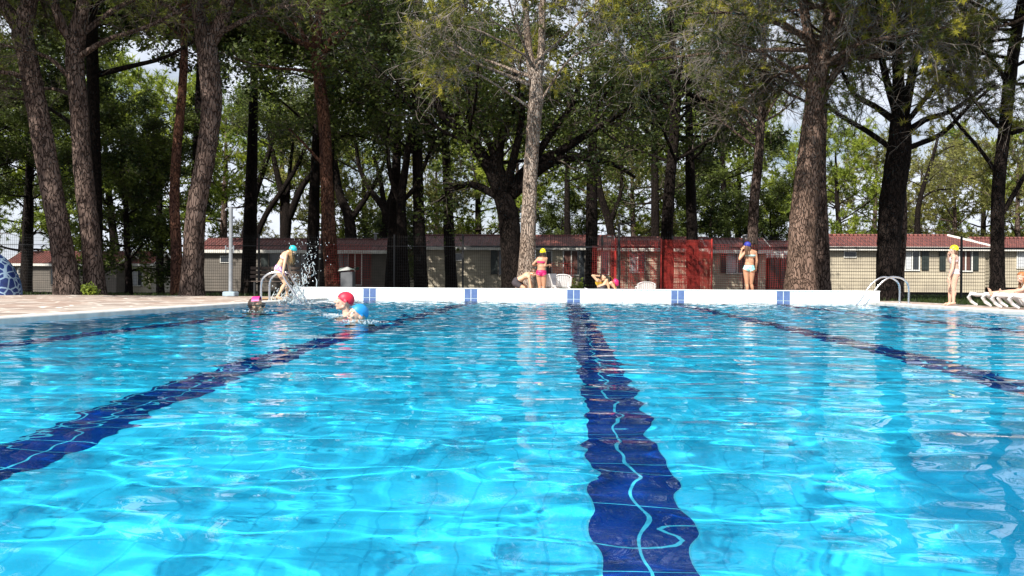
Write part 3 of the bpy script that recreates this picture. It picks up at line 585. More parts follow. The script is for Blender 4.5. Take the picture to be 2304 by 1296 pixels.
for px, Y, lb in ((205, 36, 'tall dark tree added for shade behind the second pine, only its high crown showing'), (438, 37, 'tall dark tree added for shade behind the thick forked pine, crown above the shaded cabin'), (738, 38, 'tall dark tree added for shade behind the rusty brown trunk'), (60, 50, 'tall dark tree added at the far left to shade the end cabin'), (-110, 49, 'tall dark tree added beyond the left edge to shade the end cabin'), (560, 40, 'tall dark tree added for shade above the crossing bare trunks')):
    place('shade_tree', lb, 'tree', tallA, atx(px, Y), Y, 1., px * .1, MID)  # trees added so that their crowns shade the cabins
for i, (px, Y, pr, s) in enumerate(fars):
    place('background_tree', FL[px], 'tree', pr, atx(px, Y), Y, s, i * 1.3, BACK)
cr_ = proto('pine', 71, 13, 6.0, 8.0, M_PINE, M_NEED, 18, 40, .16, n2=13, n3=9, nw=.03)  # unseen pines added left of the view to shade the trunks
for x_, y_, lb in ((-18.5, 17.5, 'unseen pine added outside the left edge to shade the two leftmost pines'), (-21, 23, 'second unseen pine added for shade farther beyond the left edge')): place('umbrella_pine', lb, 'tree', cr_, x_, y_, 1., y_)
shd = proto('oak', 72, 8.4, 2.2, 6.5, M_DARK, M_OAK, 16, 34, .2, n2=9, n3=7)
# unseen tree added behind the camera to cast the near right pool shadow
place('umbrella_pine', 'unseen tree added behind the camera to shadow the near right corner of the pool', 'tree', shd, -1.1, -6.35, 1.04, .5)
#CHUNK3
# ------------------------------------------------------------------ cabins
def rooftile(name, a, bcol):
    m = bpy.data.materials.new(name); m.use_nodes = True
    n, l = nodes(m); b = n['Principled BSDF']; b.inputs['Roughness'].default_value = .65
    t = n.new('ShaderNodeTexCoord'); sp = n.new('ShaderNodeSeparateXYZ'); l.new(t.outputs['Object'], sp.inputs[0]); cb = n.new('ShaderNodeCombineXYZ')
    l.new(sp.outputs['X'], cb.inputs[0]); l.new(sp.outputs['Y'], cb.inputs[1])
    br = n.new('ShaderNodeTexBrick'); br.offset = .5; br.inputs['Scale'].default_value = 1; br.inputs['Brick Width'].default_value = .21; br.inputs['Row Height'].default_value = .26
    br.inputs['Mortar Size'].default_value = .018; br.inputs['Color1'].default_value = (*a, 1); br.inputs['Color2'].default_value = (*bcol, 1); br.inputs['Mortar'].default_value = (.05, .015, .012, 1)
    l.new(cb.outputs[0], br.inputs[0]); nz = n.new('ShaderNodeTexNoise'); nz.inputs['Scale'].default_value = 2.5; l.new(t.outputs['Object'], nz.inputs[0])
    ml = n.new('ShaderNodeMixRGB'); ml.blend_type = 'OVERLAY'; ml.inputs[0].default_value = .6; l.new(br.outputs['Color'], ml.inputs[1]); l.new(nz.outputs[0], ml.inputs[2]); l.new(ml.outputs[0], b.inputs['Base Color'])
    wv = n.new('ShaderNodeMath'); wv.operation = 'MULTIPLY'; wv.inputs[1].default_value = 2 * math.pi / .21; l.new(sp.outputs['X'], wv.inputs[0])
    sn = n.new('ShaderNodeMath'); sn.operation = 'SINE'; l.new(wv.outputs[0], sn.inputs[0])
    bp = n.new('ShaderNodeBump'); bp.inputs['Strength'].default_value = .8; bp.inputs['Distance'].default_value = .04; l.new(sn.outputs[0], bp.inputs['Height']); l.new(bp.outputs[0], b.inputs['Normal'])
    return m
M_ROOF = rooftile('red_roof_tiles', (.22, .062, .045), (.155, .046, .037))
M_ROOFD = rooftile('shade_toned_roof_tiles', (.15, .042, .033), (.10, .032, .027))  # red tile colour darkened to stand for roofs in shade
M_FASC = mat('white_fascia', (.74, .72, .66), .5, (.6, .58, .52), 3)
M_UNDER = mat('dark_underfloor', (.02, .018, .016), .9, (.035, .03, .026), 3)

def cabin(label, x0p, x1p, Y, ytop, yeave, ybot, openings=(), wallm=M_SID, roofm=M_ROOF, depth=3.4, hipR=0., group='holiday cabins in a row behind the fence', vents=(), boards=()):
    """front wall on y = Y from pixel x0p to x1p; rows ytop ridge, yeave, ybot are photo rows"""
    xm = (x0p + x1p) / 2; x0, x1 = atx(x0p, Y), atx(x1p, Y); ze = float(at(xm, yeave, Y - .2)[2]); zb = float(at(xm, ybot, Y)[2]); zr = float(at(xm, ytop, Y + depth / 2)[2])
    g0 = gz((x0 + x1) / 2, Y)
    root = thing('holiday_cabin', label, 'cabin', ((x0 + x1) / 2, Y, g0), group)
    # wall as real lapped boards, front and both ends, with a gable on each end
    w = MB(); n = max(6, int((ze - zb) / .16)); dz = (ze - zb) / n
    for i in range(n):
        za, zc_ = zb + i * dz, zb + (i + 1) * dz
        w.add([(x0, Y - .022, za), (x1, Y - .022, za), (x1, Y, zc_), (x0, Y, zc_)], [(0, 1, 2, 3)])
        w.add([(x0, Y, za), (x1, Y, za), (x1, Y - .022, za), (x0, Y - .022, za)], [(0, 1, 2, 3)])
        for xx, sg in ((x0, -1), (x1, 1)):
            w.add([(xx + sg * .022, Y, za), (xx + sg * .022, Y + depth, za), (xx, Y + depth, zc_), (xx, Y, zc_)], [(0, 1, 2, 3) if sg > 0 else (3, 2, 1, 0)])
    for xx in (x0, x1): w.add([(xx, Y, ze), (xx, Y + depth, ze), (xx, Y + depth / 2, zr - .05)], tris=[(0, 1, 2)])
    w.box((x0 + .01, Y + depth - .06, zb), (x1 - .01, Y + depth, ze))
    wo = w.build('wall', wallm, root)
    o = .28; zo = ze - .03; r = MB(); t = .07; yr = Y + depth / 2; hx = hipR
    ra, rb = (x0 - o, x1 + o)
    f0, f1, b0, b1, k0, k1 = (ra, Y - o, zo), (rb, Y - o, zo), (ra, Y + depth + o, zo), (rb, Y + depth + o, zo), (ra, yr, zr), (rb - hx, yr, zr)
    up = lambda p: (p[0], p[1], p[2] + t)
    r.add([f0, f1, k1, k0, up(f0), up(f1), up(k1), up(k0)], [(4, 5, 6, 7), (3, 2, 1, 0), (0, 1, 5, 4), (0, 4, 7, 3), (1, 2, 6, 5)])
    r.add([b0, b1, k1, k0, up(b0), up(b1), up(k1), up(k0)], [(7, 6, 5, 4), (0, 1, 2, 3), (4, 5, 1, 0), (3, 7, 4, 0), (5, 6, 2, 1)])
    if hx: r.add([up(f1), up(b1), up(k1)], tris=[(0, 1, 2)])
    ro = r.build('roof', roofm, root)
    rt = MB(); rt.tubes(np.array([[ra, yr, zr + t], [rb - hx, yr, zr + t]]), np.full(2, .07), 8, cap=True)
    if hx: MB().tubes(np.array([[rb - hx, yr, zr + t], [rb, Y - o, zo + t]]), np.full(2, .075), 8, cap=True).build('hip_cap', M_FASC, ro)
    rt.build('ridge', roofm, ro)
    fa = MB(); fa.bbox((ra, Y - o - .03, zo - .12), (rb, Y - o - .003, zo + .06), .006)
    for xx in (ra - .025, rb + .003):
        if hx and xx > x1: continue
        for ya, yb in ((Y - o, yr), (Y + depth + o, yr)):
            fa.add([(xx, ya, zo - .1), (xx + .022, ya, zo - .1), (xx + .022, yb, zr - .06), (xx, yb, zr - .06), (xx, ya, zo + .09), (xx + .022, ya, zo + .09), (xx + .022, yb, zr + .1), (xx, yb, zr + .1)],
                   [(0, 1, 2, 3), (4, 7, 6, 5), (0, 3, 7, 4), (1, 5, 6, 2)])
    fa.build('fascia', M_FASC, root)
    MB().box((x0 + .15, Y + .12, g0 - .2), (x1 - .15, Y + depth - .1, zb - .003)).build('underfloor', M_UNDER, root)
    for (a, b, yt, yb, kind) in openings:
        xa, xb = atx(a, Y), atx(b, Y); m_ = (a + b) / 2; zt, zl = float(at(m_, yt, Y)[2]), float(at(m_, yb, Y)[2])
        if kind == 'shutter':
            sh = MB().bbox((xa, Y - .075, zl), (xb, Y - .025, zt), .008); ns = int((zt - zl) / .07)
            for i in range(ns): z = zl + .03 + i * (zt - zl - .06) / ns; sh.box((xa + .03, Y - .085, z), (xb - .03, Y - .0762, z + .03))
            sh.build('shutter', M_DGREEN, root); continue
        if kind == 'vent':
            f = MB().bbox((xa - .04, Y - .06, zl - .04), (xb + .04, Y - .024, zt + .04), .006).build('window', M_WHITE, root)
            MB().box((xa, Y - .066, zl), (xb, Y - .062, zt)).build('pane', M_GLASS, f); continue
        fr = MB(); e = .055
        for lo, hi in (((xa - e, zl - e), (xb + e, zl)), ((xa - e, zt), (xb + e, zt + e)), ((xa - e, zl), (xa, zt)), ((xb, zl), (xb + e, zt)), (((xa + xb) / 2 - .025, zl), ((xa + xb) / 2 + .025, zt))):
            fr.box((lo[0], Y - .07, lo[1]), (hi[0], Y - .024, hi[1]))
        f = fr.build('door' if kind == 'door' else 'window', M_WHITE if kind != 'dark' else M_SIDSH, root)
        MB().box((xa, Y - .045, zl), (xb, Y - .0245, zt)).build('pane', M_GLASS, f)
        if kind in ('curtain', 'brown'):
            cu = MB(); xs_ = np.linspace(xa + .02, xa + (xb - xa) * (.42 if kind == 'curtain' else .9), 15); yy_ = Y - .052 + .004 * (np.arange(15) % 2)
            cu.add([(x_, y_, z_) for z_ in (zl + .02, zt - .02) for x_, y_ in zip(xs_, yy_)], [(i, i + 1, i + 16, i + 15) for i in range(14)])
            cu.build('curtain', M_CURT if kind == 'curtain' else M_BROWN, f)
    for (vx, vy) in vents:
        p = at(vx, vy, Y + depth / 2); v = MB(); v.tubes(np.array([[p[0], p[1], zr], [p[0], p[1], p[2]]]), np.full(2, .09), 10, cap=True); v.tubes(np.array([[p[0], p[1], p[2] + .02], [p[0], p[1], p[2] + .07]]), np.array([.2, .12]), 10, cap=True)
        v.build('chimney', mat('vent_metal', (.25, .25, .26), .5, (.18, .18, .18), 6), ro)
    return root
cabin('far left cabin with shade-darkened wall colour behind the blue inflatable, shaded by the oak', 22, 262, 58, 569, 594, 657, [(42, 65, 604, 616, 'vent'), (115, 130, 604, 640, 'dark'), (160, 178, 604, 640, 'shutter')], M_SIDSH, M_ROOFD)
cabin('small cabin with a sunlit red roof and gable end seen between the dark pines', 268, 341, 60, 570, 594, 658, [(300, 320, 598, 642, 'curtain')], M_SID, M_ROOF, depth=3.4)
cabin('long cabin with shade-darkened wall colour behind the shower pole and the bench', 452, 868, 47, 541, 564, 656, [(497, 515, 577, 590, 'vent'), (588, 604, 570, 614, 'shutter'), (606, 660, 571, 614, 'dark'), (664, 688, 572, 615, 'dark'), (690, 704, 570, 616, 'shutter'), (762, 784, 571, 650, 'dark'), (785, 813, 571, 640, 'brown'), (816, 832, 570, 626, 'shutter')], M_SIDSH, M_ROOFD, depth=3.2, vents=((845, 527),))
cabin('sliver of a cabin with bright red tiles in the gap beside the reddish trunk', 873, 940, 58, 564, 584, 646, [(874, 886, 590, 630, 'shutter')], M_SID, M_ROOF)
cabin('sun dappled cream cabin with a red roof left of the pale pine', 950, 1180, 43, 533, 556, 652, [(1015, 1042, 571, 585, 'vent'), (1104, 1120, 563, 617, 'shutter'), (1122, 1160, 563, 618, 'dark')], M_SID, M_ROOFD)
cabin('cabin with a red roof between the pale pine and the black lamp post', 1205, 1372, 43.5, 534, 556, 652, [(1216, 1240, 566, 620, 'curtain'), (1268, 1302, 564, 618, 'brown'), (1304, 1328, 562, 650, 'dark'), (1352, 1368, 566, 618, 'vent')], M_SID, M_ROOF, vents=((1371, 534),))
cabin('shaded cabin behind the red netting', 1384, 1592, 44, 538, 560, 652, [(1418, 1450, 570, 612, 'curtain'), (1546, 1580, 588, 612, 'dark')], M_SID, M_ROOF)
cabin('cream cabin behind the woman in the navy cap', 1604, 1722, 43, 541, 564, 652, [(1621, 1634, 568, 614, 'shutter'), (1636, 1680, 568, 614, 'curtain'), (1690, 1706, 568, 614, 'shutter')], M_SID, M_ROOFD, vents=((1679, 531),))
cabin('low cabin with a scalloped awning left of the massive pine', 1728, 1840, 44.5, 547, 566, 652, [(1732, 1752, 578, 650, 'dark'), (1756, 1776, 578, 650, 'dark')], M_SIDSH, M_ROOFD)
cabin('long sunlit cream cabin with a red hipped roof behind the right pool ladder', 1848, 2216, 42, 533, 557, 657, [(1899, 1924, 567, 578, 'vent'), (2036, 2066, 561, 607, 'curtain'), (2072, 2088, 560, 608, 'shutter'), (2112, 2126, 560, 609, 'shutter'), (2158, 2184, 561, 609, 'brown'), (2187, 2200, 560, 609, 'shutter')], M_SID, M_ROOF, hipR=1.3)
cabin('sunlit cream cabin cut by the right edge of the view', 2226, 2420, 45, 539, 559, 647, [(2228, 2240, 566, 604, 'shutter'), (2288, 2330, 564, 602, 'curtain')], M_SID, M_ROOF)
# scalloped awning
aw = MB(); ax0, ax1 = atx(1722, 43.6), atx(1782, 43.6); za = float(at(1750, 573, 43.6)[2]); ns = 10
for i in range(ns):
    xa = ax0 + (ax1 - ax0) * i / ns; xb = ax0 + (ax1 - ax0) * (i + 1) / ns
    aw.add([(xa, 44.4, za + .22), (xb, 44.4, za + .22), (xb, 43.6, za), (xa, 43.6, za), (xb, 43.595, za - .12), ((xa + xb) / 2, 43.595, za - .2), (xa, 43.595, za - .12)], [(0, 1, 2, 3), (3, 2, 4, 6)], [(6, 4, 5)], mi=i % 2)
prop(aw.build('awning', [M_FASC, mat('grey_stripe', (.3, .28, .26), .7, (.25, .24, .22), 4)]), 'small awning with a scalloped striped edge left of the massive pine', 'awning')

# ------------------------------------------------------------------ fence of black mesh
FY = 30.0; fn = thing('mesh_fence', 'black metal mesh fence with a dark top rail running in front of the cabins', 'fence', (0, FY, 0))
p0 = atx(1041, FY); step = 2.45; posts = [p0 + step * k for k in range(-8, 9)]
ztop, zrail, zlow = 2.12, 1.74, .08
for i, x in enumerate(posts):
    g0 = gz(x, FY); MB().box((x - .03, FY - .03, g0 - .1), (x + .03, FY + .03, ztop + .03)).build('post', M_BLACK, fn)
    if i == len(posts) - 1: break
    p = MB(); xa, xb = x + .033, posts[i + 1] - .033; nv = 32; y = FY
    g1 = min(g0, gz(xb, FY)) + .06
    for k in range(nv + 1):
        xx = xa + (xb - xa) * k / nv; wv = .0029 if x > atx(900, FY) else .002; p.box((xx - wv, y - .0035, g1), (xx + wv, y + .0035, ztop))
    for z in np.arange(g1 + .02, ztop, .105): p.box((xa, y - .009, z), (xb, y - .0038, z + .0045))
    hr = .035 if x > atx(900, FY) else .012; p.box((xa, y - .024, zrail - hr), (xb, y - .0095, zrail + hr)); p.build('mesh_panel', M_BLACK, fn)

def net(label, x0p, x1p, yt, yb, Y, cell, wd, seed, group='pieces of red plastic safety net on the fence', fold=.03):
    rng = np.random.default_rng(seed); x0, x1 = atx(x0p, Y), atx(x1p, Y); zt = float(at((x0p + x1p) / 2, yt, Y)[2]); zb = max(float(at((x0p + x1p) / 2, yb, Y)[2]), .06)
    m = MB(); ph = rng.uniform(0, 6, 3)
    def yoff(x, z): return fold * (np.sin(x * 2.3 + ph[0] + z * .8) + .5 * np.sin(x * 6 + ph[1] + z * 2))
    for x in np.arange(x0, x1 + .001, cell):
        z = np.linspace(zb, zt, 14); xx = x + .012 * np.sin(z * 3 + ph[2]); P = np.stack([xx, Y + yoff(x, z), z], -1); m.tubes(P, np.full(14, wd), 4)
    for z in np.arange(zb, zt + .001, cell):
        x = np.linspace(x0, x1, 20); zz = z + .012 * np.sin(x * 2.2 + ph[1]) - .01; P = np.stack([x, Y + yoff(x, z), zz], -1); m.tubes(P, np.full(20, wd), 4)
    o = m.build('safety_net', M_REDNET); c = ((x0 + x1) / 2, Y, zb); origin_to(o, c); prop(o, label, 'safety net', group); return o
net('red safety net in a single layer right of the black lamp post', 1376, 1486, 540, 651, 29.75, .058, .0078, 1)
net('red safety net in double thickness, brightest piece left of the woman in the navy cap', 1488, 1602, 539, 651, 29.78, .046, .0085, 2)
net('second red layer hanging close behind the brightest red net', 1500, 1560, 541, 651, 29.88, .055, .006, 3)
net('faint red net on the fence behind the woman in the navy cap', 1604, 1776, 550, 648, 29.8, .075, .0042, 4)
net('small red net on the fence above the white chairs', 1236, 1292, 588, 640, 29.8, .075, .004, 5)
net('narrow red net hanging left of the black lamp post', 1333, 1374, 552, 618, 29.8, .07, .0045, 6)
net('faint red net above the barbecue', 735, 836, 550, 648, 29.7, .085, .0038, 7)
M_REDP = mat('red_post_paint', (.5, .03, .02), .4, (.35, .03, .025), 5)
for px, lb in ((1384, 'red post at the left edge of the red netting'), (1487, 'red post between the two red nets'), (1601, 'red post at the right edge of the brightest red net')):
    c = at(px, 640, 29.62); o = MB().tubes(np.array([[c[0], 29.62, 0.], [c[0], 29.62, 2.02]]), np.full(2, .028), 8, cap=True).build('net_post', M_REDP); origin_to(o, (c[0], 29.62, 0)); prop(o, lb, 'post', 'red posts holding the nets')
# lamp post
c = at(1392, 640, 29.3); lp = thing('lamp_post', 'thin black lamp post with a short arm left of the red netting', 'lamp post', (c[0], 29.3, 0)); zt = float(at(1392, 503, 29.3)[2])
MB().tubes(np.array([[c[0], 29.3, 0], [c[0], 29.3, zt]]), np.array([.05, .04]), 10, cap=True).build('pole', M_BLACK, lp)
MB().tubes(np.array([[c[0], 29.3, zt - .04], [c[0] + .3, 29.3, zt]]), np.full(2, .02), 8, cap=True).bbox((c[0] + .2, 29.22, zt - .01), (c[0] + .5, 29.38, zt + .05), .02).build('lamp_head', M_BLACK, lp)

# ------------------------------------------------------------------ pool ladders
def ladder(label, xw, xd, Y, group='steel pool ladders'):
    root = thing('pool_ladder', label, 'ladder', (xd, Y, DK), group); s = 1 if xd > xw else -1
    for dy in (-.25, .25):
        y = Y + dy; L = abs(xd - xw); top = .64
        P = [(xd, y, DK), (xd, y, .36), (xd - s * .03, y, .50), (xd - s * .13, y, .60), (xd - s * .28, y, top), (xd - s * .42, y, top - .01), (xw + s * .33, y, .47), (xw + s * .10, y, .14), (xw + s * .02, y, .02), (xw, y, -.12), (xw, y, -.9)]
        a, b = smooth_line(P, np.full(len(P), .021), .05); MB().tubes(a, b, 12, cap=True).build('handrail', M_STEEL, root, smooth=True)
        MB().tubes(np.array([[xd, y, DK + .001], [xd, y, DK + .02]]), np.array([.055, .045]), 14, cap=True).build('flange', M_STEEL, root, smooth=True)
    for z in (-.2, -.47, -.74):
        MB().bbox((xw - .04, Y - .24, z), (xw + .04, Y + .24, z + .03), .008).build('rung', M_STEEL, root)
ladder('steel ladder the girl in the turquoise cap is holding, on the left pool edge', -5.28, -6.12, 17.35)
ladder('steel ladder on the right pool edge in front of the black forked pine', 6.62, 7.58, 19.3)

# ------------------------------------------------------------------ shower pole, bench, barbecue
c = at(519, 640, 22.2); sh = thing('shower_pole', 'grey metal shower pole on a pale blue concrete foot beside the left deck', 'shower', (c[0], 22.2, DK))
zt = float(at(520, 465, 22.2)[2]); M_GREYM = mat('grey_paint', (.26, .28, .30), .45, (.2, .22, .24), 4, bump=.1)
MB().tubes(np.array([[c[0], 22.2, DK + .12], [c[0], 22.2, 1.], [c[0], 22.2, zt]]), np.array([.052, .05, .048]), 16, cap=True).build('pole', M_GREYM, sh, smooth=True)
MB().bbox((c[0] - .165, 22.04, DK), (c[0] + .165, 22.36, DK + .13), .02).build('foot', mat('pale_blue_concrete', (.33, .43, .5), .8, (.28, .36, .42), 6, bump=.3), sh)
for s in (-1, 1):
    a, b = smooth_line([(c[0] + s * .045, 22.2, zt - .06), (c[0] + s * .1, 22.2, zt - .04), (c[0] + s * .135, 22.2, zt - .06), (c[0] + s * .14, 22.2, zt - .1)], [.012, .012, .012, .03], .02); MB().tubes(a, b, 10, cap=True).build('shower_head', M_GREYM, sh, smooth=True)
    MB().tubes(np.array([[c[0] + s * .05, 22.15, 1.32], [c[0] + s * .12, 22.12, 1.36]]), np.full(2, .018), 8, cap=True).bbox((c[0] + s * .09, 22.1, 1.2), (c[0] + s * .12, 22.14, 1.4), .008).build('tap', M_GREYM, sh)
M_BWOOD = mat('dark_bench_wood', (.09, .06, .045), .7, (.05, .035, .028), 3, (1, 12, 12), bump=.3)
x0, x1 = atx(556, 25.5), atx(694, 25.5); bn = thing('park_bench', 'dark slatted wooden bench behind the girl in the turquoise cap', 'bench', ((x0 + x1) / 2, 25.5, .012))
st = MB()
for i in range(4): st.bbox((x0, 25.28 + i * .11, .44), (x1, 25.37 + i * .11, .47), .006)
st.build('seat', M_BWOOD, bn)
bk = MB()
for i in range(3): bk.bbox((x0, 25.74 + i * .02, .56 + i * .13), (x1, 25.77 + i * .02, .65 + i * .13), .006)
bk.build('backrest', M_BWOOD, bn)
for x in (x0 + .3, x1 - .3):
    MB().box((x - .03, 25.29, .012), (x + .03, 25.35, .437)).box((x - .03, 25.66, .012), (x + .03, 25.725, .9)).box((x - .028, 25.352, .36), (x + .028, 25.658, .41)).build('leg', M_BLACK, bn)
c = at(783, 640, 27.5); x = c[0]; bb = thing('barbecue', 'grey barbecue cart with a green and black lid behind the pool wall', 'barbecue', (x, 27.5, .012))
MB().bbox((x - .2, 27.3, .25), (x + .2, 27.7, .8), .02).build('body', mat('grey_metal_sheet', (.13, .135, .145), .5, (.10, .105, .115), 5), bb)
for sx in (-1, 1): MB().box((x + sx * .2 - .02, 27.29, .012), (x + sx * .2 + .02, 27.33, .249)).box((x + sx * .2 - .02, 27.66, .012), (x + sx * .2 + .02, 27.7, .249)).build('leg', M_GREYM, bb)
l_ = MB(); l_.add([(x - .27, 27.25, .81), (x + .3, 27.25, .86), (x + .3, 27.75, .86), (x - .27, 27.75, .81), (x - .22, 27.3, .9), (x + .02, 27.3, .95), (x + .02, 27.7, .95), (x - .22, 27.7, .9), (x + .32, 27.3, .96), (x + .32, 27.7, .96)], [(0, 1, 2, 3), (0, 4, 5, 1), (4, 7, 6, 5), (3, 2, 6, 7), (0, 3, 7, 4), (1, 5, 8, 8)[:4], (5, 6, 9, 8), (1, 8, 9, 2)])
l_.build('lid', mat('black_green_lid', (.012, .014, .014), .4, (.02, .09, .06), 3), bb)

# ------------------------------------------------------------------ white plastic chairs
def chair(label, px, Y, rz, z=DK, k=1., kz=1.):
    c = at(px, 640, Y); root = thing('plastic_chair', label, 'chair', (0, 0, 0), 'white plastic chairs behind the pool wall')
    s = MB(); s.bbox((-.22, -.22, .41), (.22, .22, .44), .02); s.build('seat', M_PLAST, root)
    b = MB(); n = 9
    for i in range(n):
        u = -1 + 2 * i / (n - 1); top = .86 - .10 * abs(u) ** 3.2; x = u * .2
        b.add([(x - .021, .2, .45), (x + .021, .2, .45), (x + .021, .3, top), (x - .021, .3, top), (x - .021, .22, .45), (x + .021, .22, .45), (x + .021, .32, top), (x - .021, .32, top)], [(3, 2, 1, 0), (4, 5, 6, 7), (0, 4, 7, 3), (1, 2, 6, 5), (3, 7, 6, 2)])
    a = np.linspace(-1, 1, 15); P = np.stack([a * .225, np.full(15, .31), .885 - .1 * np.abs(a) ** 3.2], -1); P = np.vstack([[-.23, .21, .46], P, [.23, .21, .46]]); b.tubes(P, np.full(17, .028), 8, flat=.6)
    b.build('backrest', M_PLAST, root)
    for sx in (-1, 1):
        a_, r_ = smooth_line([(sx * .24, -.2, .42), (sx * .27, -.2, .6), (sx * .27, -.05, .66), (sx * .25, .2, .66), (sx * .23, .27, .6)], [.02] * 5, .05); MB().tubes(a_, r_, 8, flat=.6, cap=True).build('armrest', M_PLAST, root)
        for y in (-.2, .2): MB().tubes(np.array([[sx * .2, y, .409], [sx * .25, y * 1.2, 0]]), np.array([.03, .022]), 8, cap=True).build('leg', M_PLAST, root)
    root.location = (c[0], Y, z); root.rotation_euler = (0, 0, rz); root.scale = (k, k, k * kz); return root
chair('white plastic chair with its back to the pool, right of the girl in pink', 1236, 22.6, R(172), kz=.72); chair('white plastic chair turned a little, second to the right of the girl in pink', 1261, 22.75, R(190), kz=.72)
chair('lone white plastic chair with its rounded back in front of the red netting', 1453, 22.5, R(178), k=.95, kz=.54)
tw = MB(); c = at(1249, 622, 22.1); zt = .80
tw.add([(c[0] - .14, 22.14, .70), (c[0] + .03, 22.14, .71), (c[0] + .03, 22.12, .40), (c[0] - .06, 22.12, .42)], [(0, 1, 2, 3)]); tw.add([(c[0] - .14, 22.155, .70), (c[0] + .03, 22.155, .71), (c[0] + .03, 22.135, .40), (c[0] - .06, 22.135, .42)], [(3, 2, 1, 0)])
prop(tw.build('towel', mat('grey_towel', (.12, .12, .14), .9, (.08, .08, .09), 9)), 'dark grey towel hanging between two white chair backs', 'towel')

# ------------------------------------------------------------------ blue inflatable arch
def webmat():
    m = bpy.data.materials.new('blue_web_vinyl'); m.use_nodes = True; n, l = nodes(m); b = n['Principled BSDF']; b.inputs['Roughness'].default_value = .3
    t = n.new('ShaderNodeTexCoord'); v = n.new('ShaderNodeTexVoronoi'); v.feature = 'DISTANCE_TO_EDGE'; v.inputs['Scale'].default_value = 4.6; l.new(t.outputs['Object'], v.inputs['Vector'])
    c = n.new('ShaderNodeValToRGB'); e = c.color_ramp.elements; e[0].position = .055; e[0].color = (.26, .38, .50, 1); e[1].position = .085; e[1].color = (.012, .03, .14, 1); l.new(v.outputs['Distance'], c.inputs[0]); l.new(c.outputs[0], b.inputs['Base Color']); return m
cx, cy = at(-66, 664, 21.8)[0], 21.8; sl = thing('inflatable_arch', 'blue inflatable arch with a pale web pattern at the left edge of the deck', 'inflatable', (cx, cy, DK))
s = MB(); a = np.linspace(-.03, math.pi + .03, 40); Rm = 1.06; P = np.stack([cx + Rm * np.cos(a), cy + 0 * a, DK + Rm * np.sin(a)], -1)
U = 20; ph = np.arange(U) / U * 2 * np.pi
V = np.stack([cx + (Rm + .26 * np.cos(ph)[None]) * np.cos(a)[:, None], cy - .42 * np.sin(ph)[None] + 0 * a[:, None], DK + (Rm + .26 * np.cos(ph)[None]) * np.sin(a)[:, None]], -1)
idx = np.arange(40 * U).reshape(40, U); nx_ = np.roll(idx, -1, 1); qs = np.stack([idx[:-1], nx_[:-1], nx_[1:], idx[1:]], -1).reshape(-1, 4)
front = ((np.arange(U) + .5) / U * 2 * np.pi); isf = np.tile((np.sin(front) > -.2) & (np.cos(front) > -.6), 39)
s.add(V, qs[isf], mi=0); s.add(V, qs[~isf], mi=1); s.build('arch_tube', [webmat(), mat('plain_blue_vinyl', (.07, .17, .38), .35, (.05, .13, .3), 3)], sl, smooth=True)

# ------------------------------------------------------------------ white sun loungers
def lounger(label, px, Y, k=1., z=DK):
    c = at(px, 640, Y); root = thing('sun_lounger', label, 'sun lounger', (c[0], Y, z), 'white plastic sun loungers on the right deck')
    x0 = c[0]; zt = .30 * k + z
    for dy in (-.3, .3):
        y = Y + dy
        a, b = smooth_line([(x0 + .16, y, z + .02), (x0 + .05, y, z + .09), (x0, y, z + .18), (x0 + .04, y, z + .26), (x0 + .16, y, zt), (x0 + .6, y, zt + .01), (x0 + 1.3, y, zt + .01), (x0 + 1.95, y, zt)], [.028, .034, .04, .042, .042, .04, .038, .036], .06)
        MB().tubes(a, b, 10, flat=.9, cap=True).build('side_rail', M_PLAST, root, smooth=True)
        for xo, sg in ((.34, 1), (1.55, -1)):
            a, b = smooth_line([(x0 + xo, y, zt), (x0 + xo + sg * .05, y, z + .2), (x0 + xo + sg * .17, y, z + .09), (x0 + xo + sg * .36, y, z + .012)], [.048, .046, .04, .03], .05)
            MB().tubes(a, b, 10, flat=.8, cap=True).build('leg', M_PLAST, root, smooth=True)
    s = MB()
    for i in range(15): s.bbox((x0 + .1 + i * .083, Y - .27, zt - .012), (x0 + .165 + i * .083, Y + .27, zt + .012), .006)
    s.build('seat', M_PLAST, root)
    b = MB(); n = 8
    for i in range(n):
        t0, t1 = i / n, (i + .8) / n; A = np.array([x0 + 1.36, zt + .01]); B = np.array([x0 + 1.86, zt + .42]); p, q_ = A + (B - A) * t0, A + (B - A) * t1; d_ = np.array([-.016, .02])
        b.add([(p[0], Y - .27, p[1]), (q_[0], Y - .27, q_[1]), (q_[0], Y + .27, q_[1]), (p[0], Y + .27, p[1]), (p[0] + d_[0], Y - .27, p[1] + d_[1]), (q_[0] + d_[0], Y - .27, q_[1] + d_[1]), (q_[0] + d_[0], Y + .27, q_[1] + d_[1]), (p[0] + d_[0], Y + .27, p[1] + d_[1])], [(0, 1, 2, 3), (7, 6, 5, 4), (0, 4, 5, 1), (2, 6, 7, 3), (0, 3, 7, 4), (1, 5, 6, 2)])
    b.build('backrest', M_PLAST, root); return root
lounger('white sun lounger farthest left, empty, with curved legs', 2196, 17.6, .75)
lounger('white sun lounger in the middle, half hidden by the nearest one', 2229, 16.9, .75)
lounger('nearest white sun lounger, cut by the right edge of the view', 2252, 15.8, .75)
lg = lounger('white sun lounger under the sunbather in yellow behind the pool wall', 1470, 23.0, z=DK); lg.rotation_euler = (0, 0, math.pi); lg.scale = (1, 1, .4)
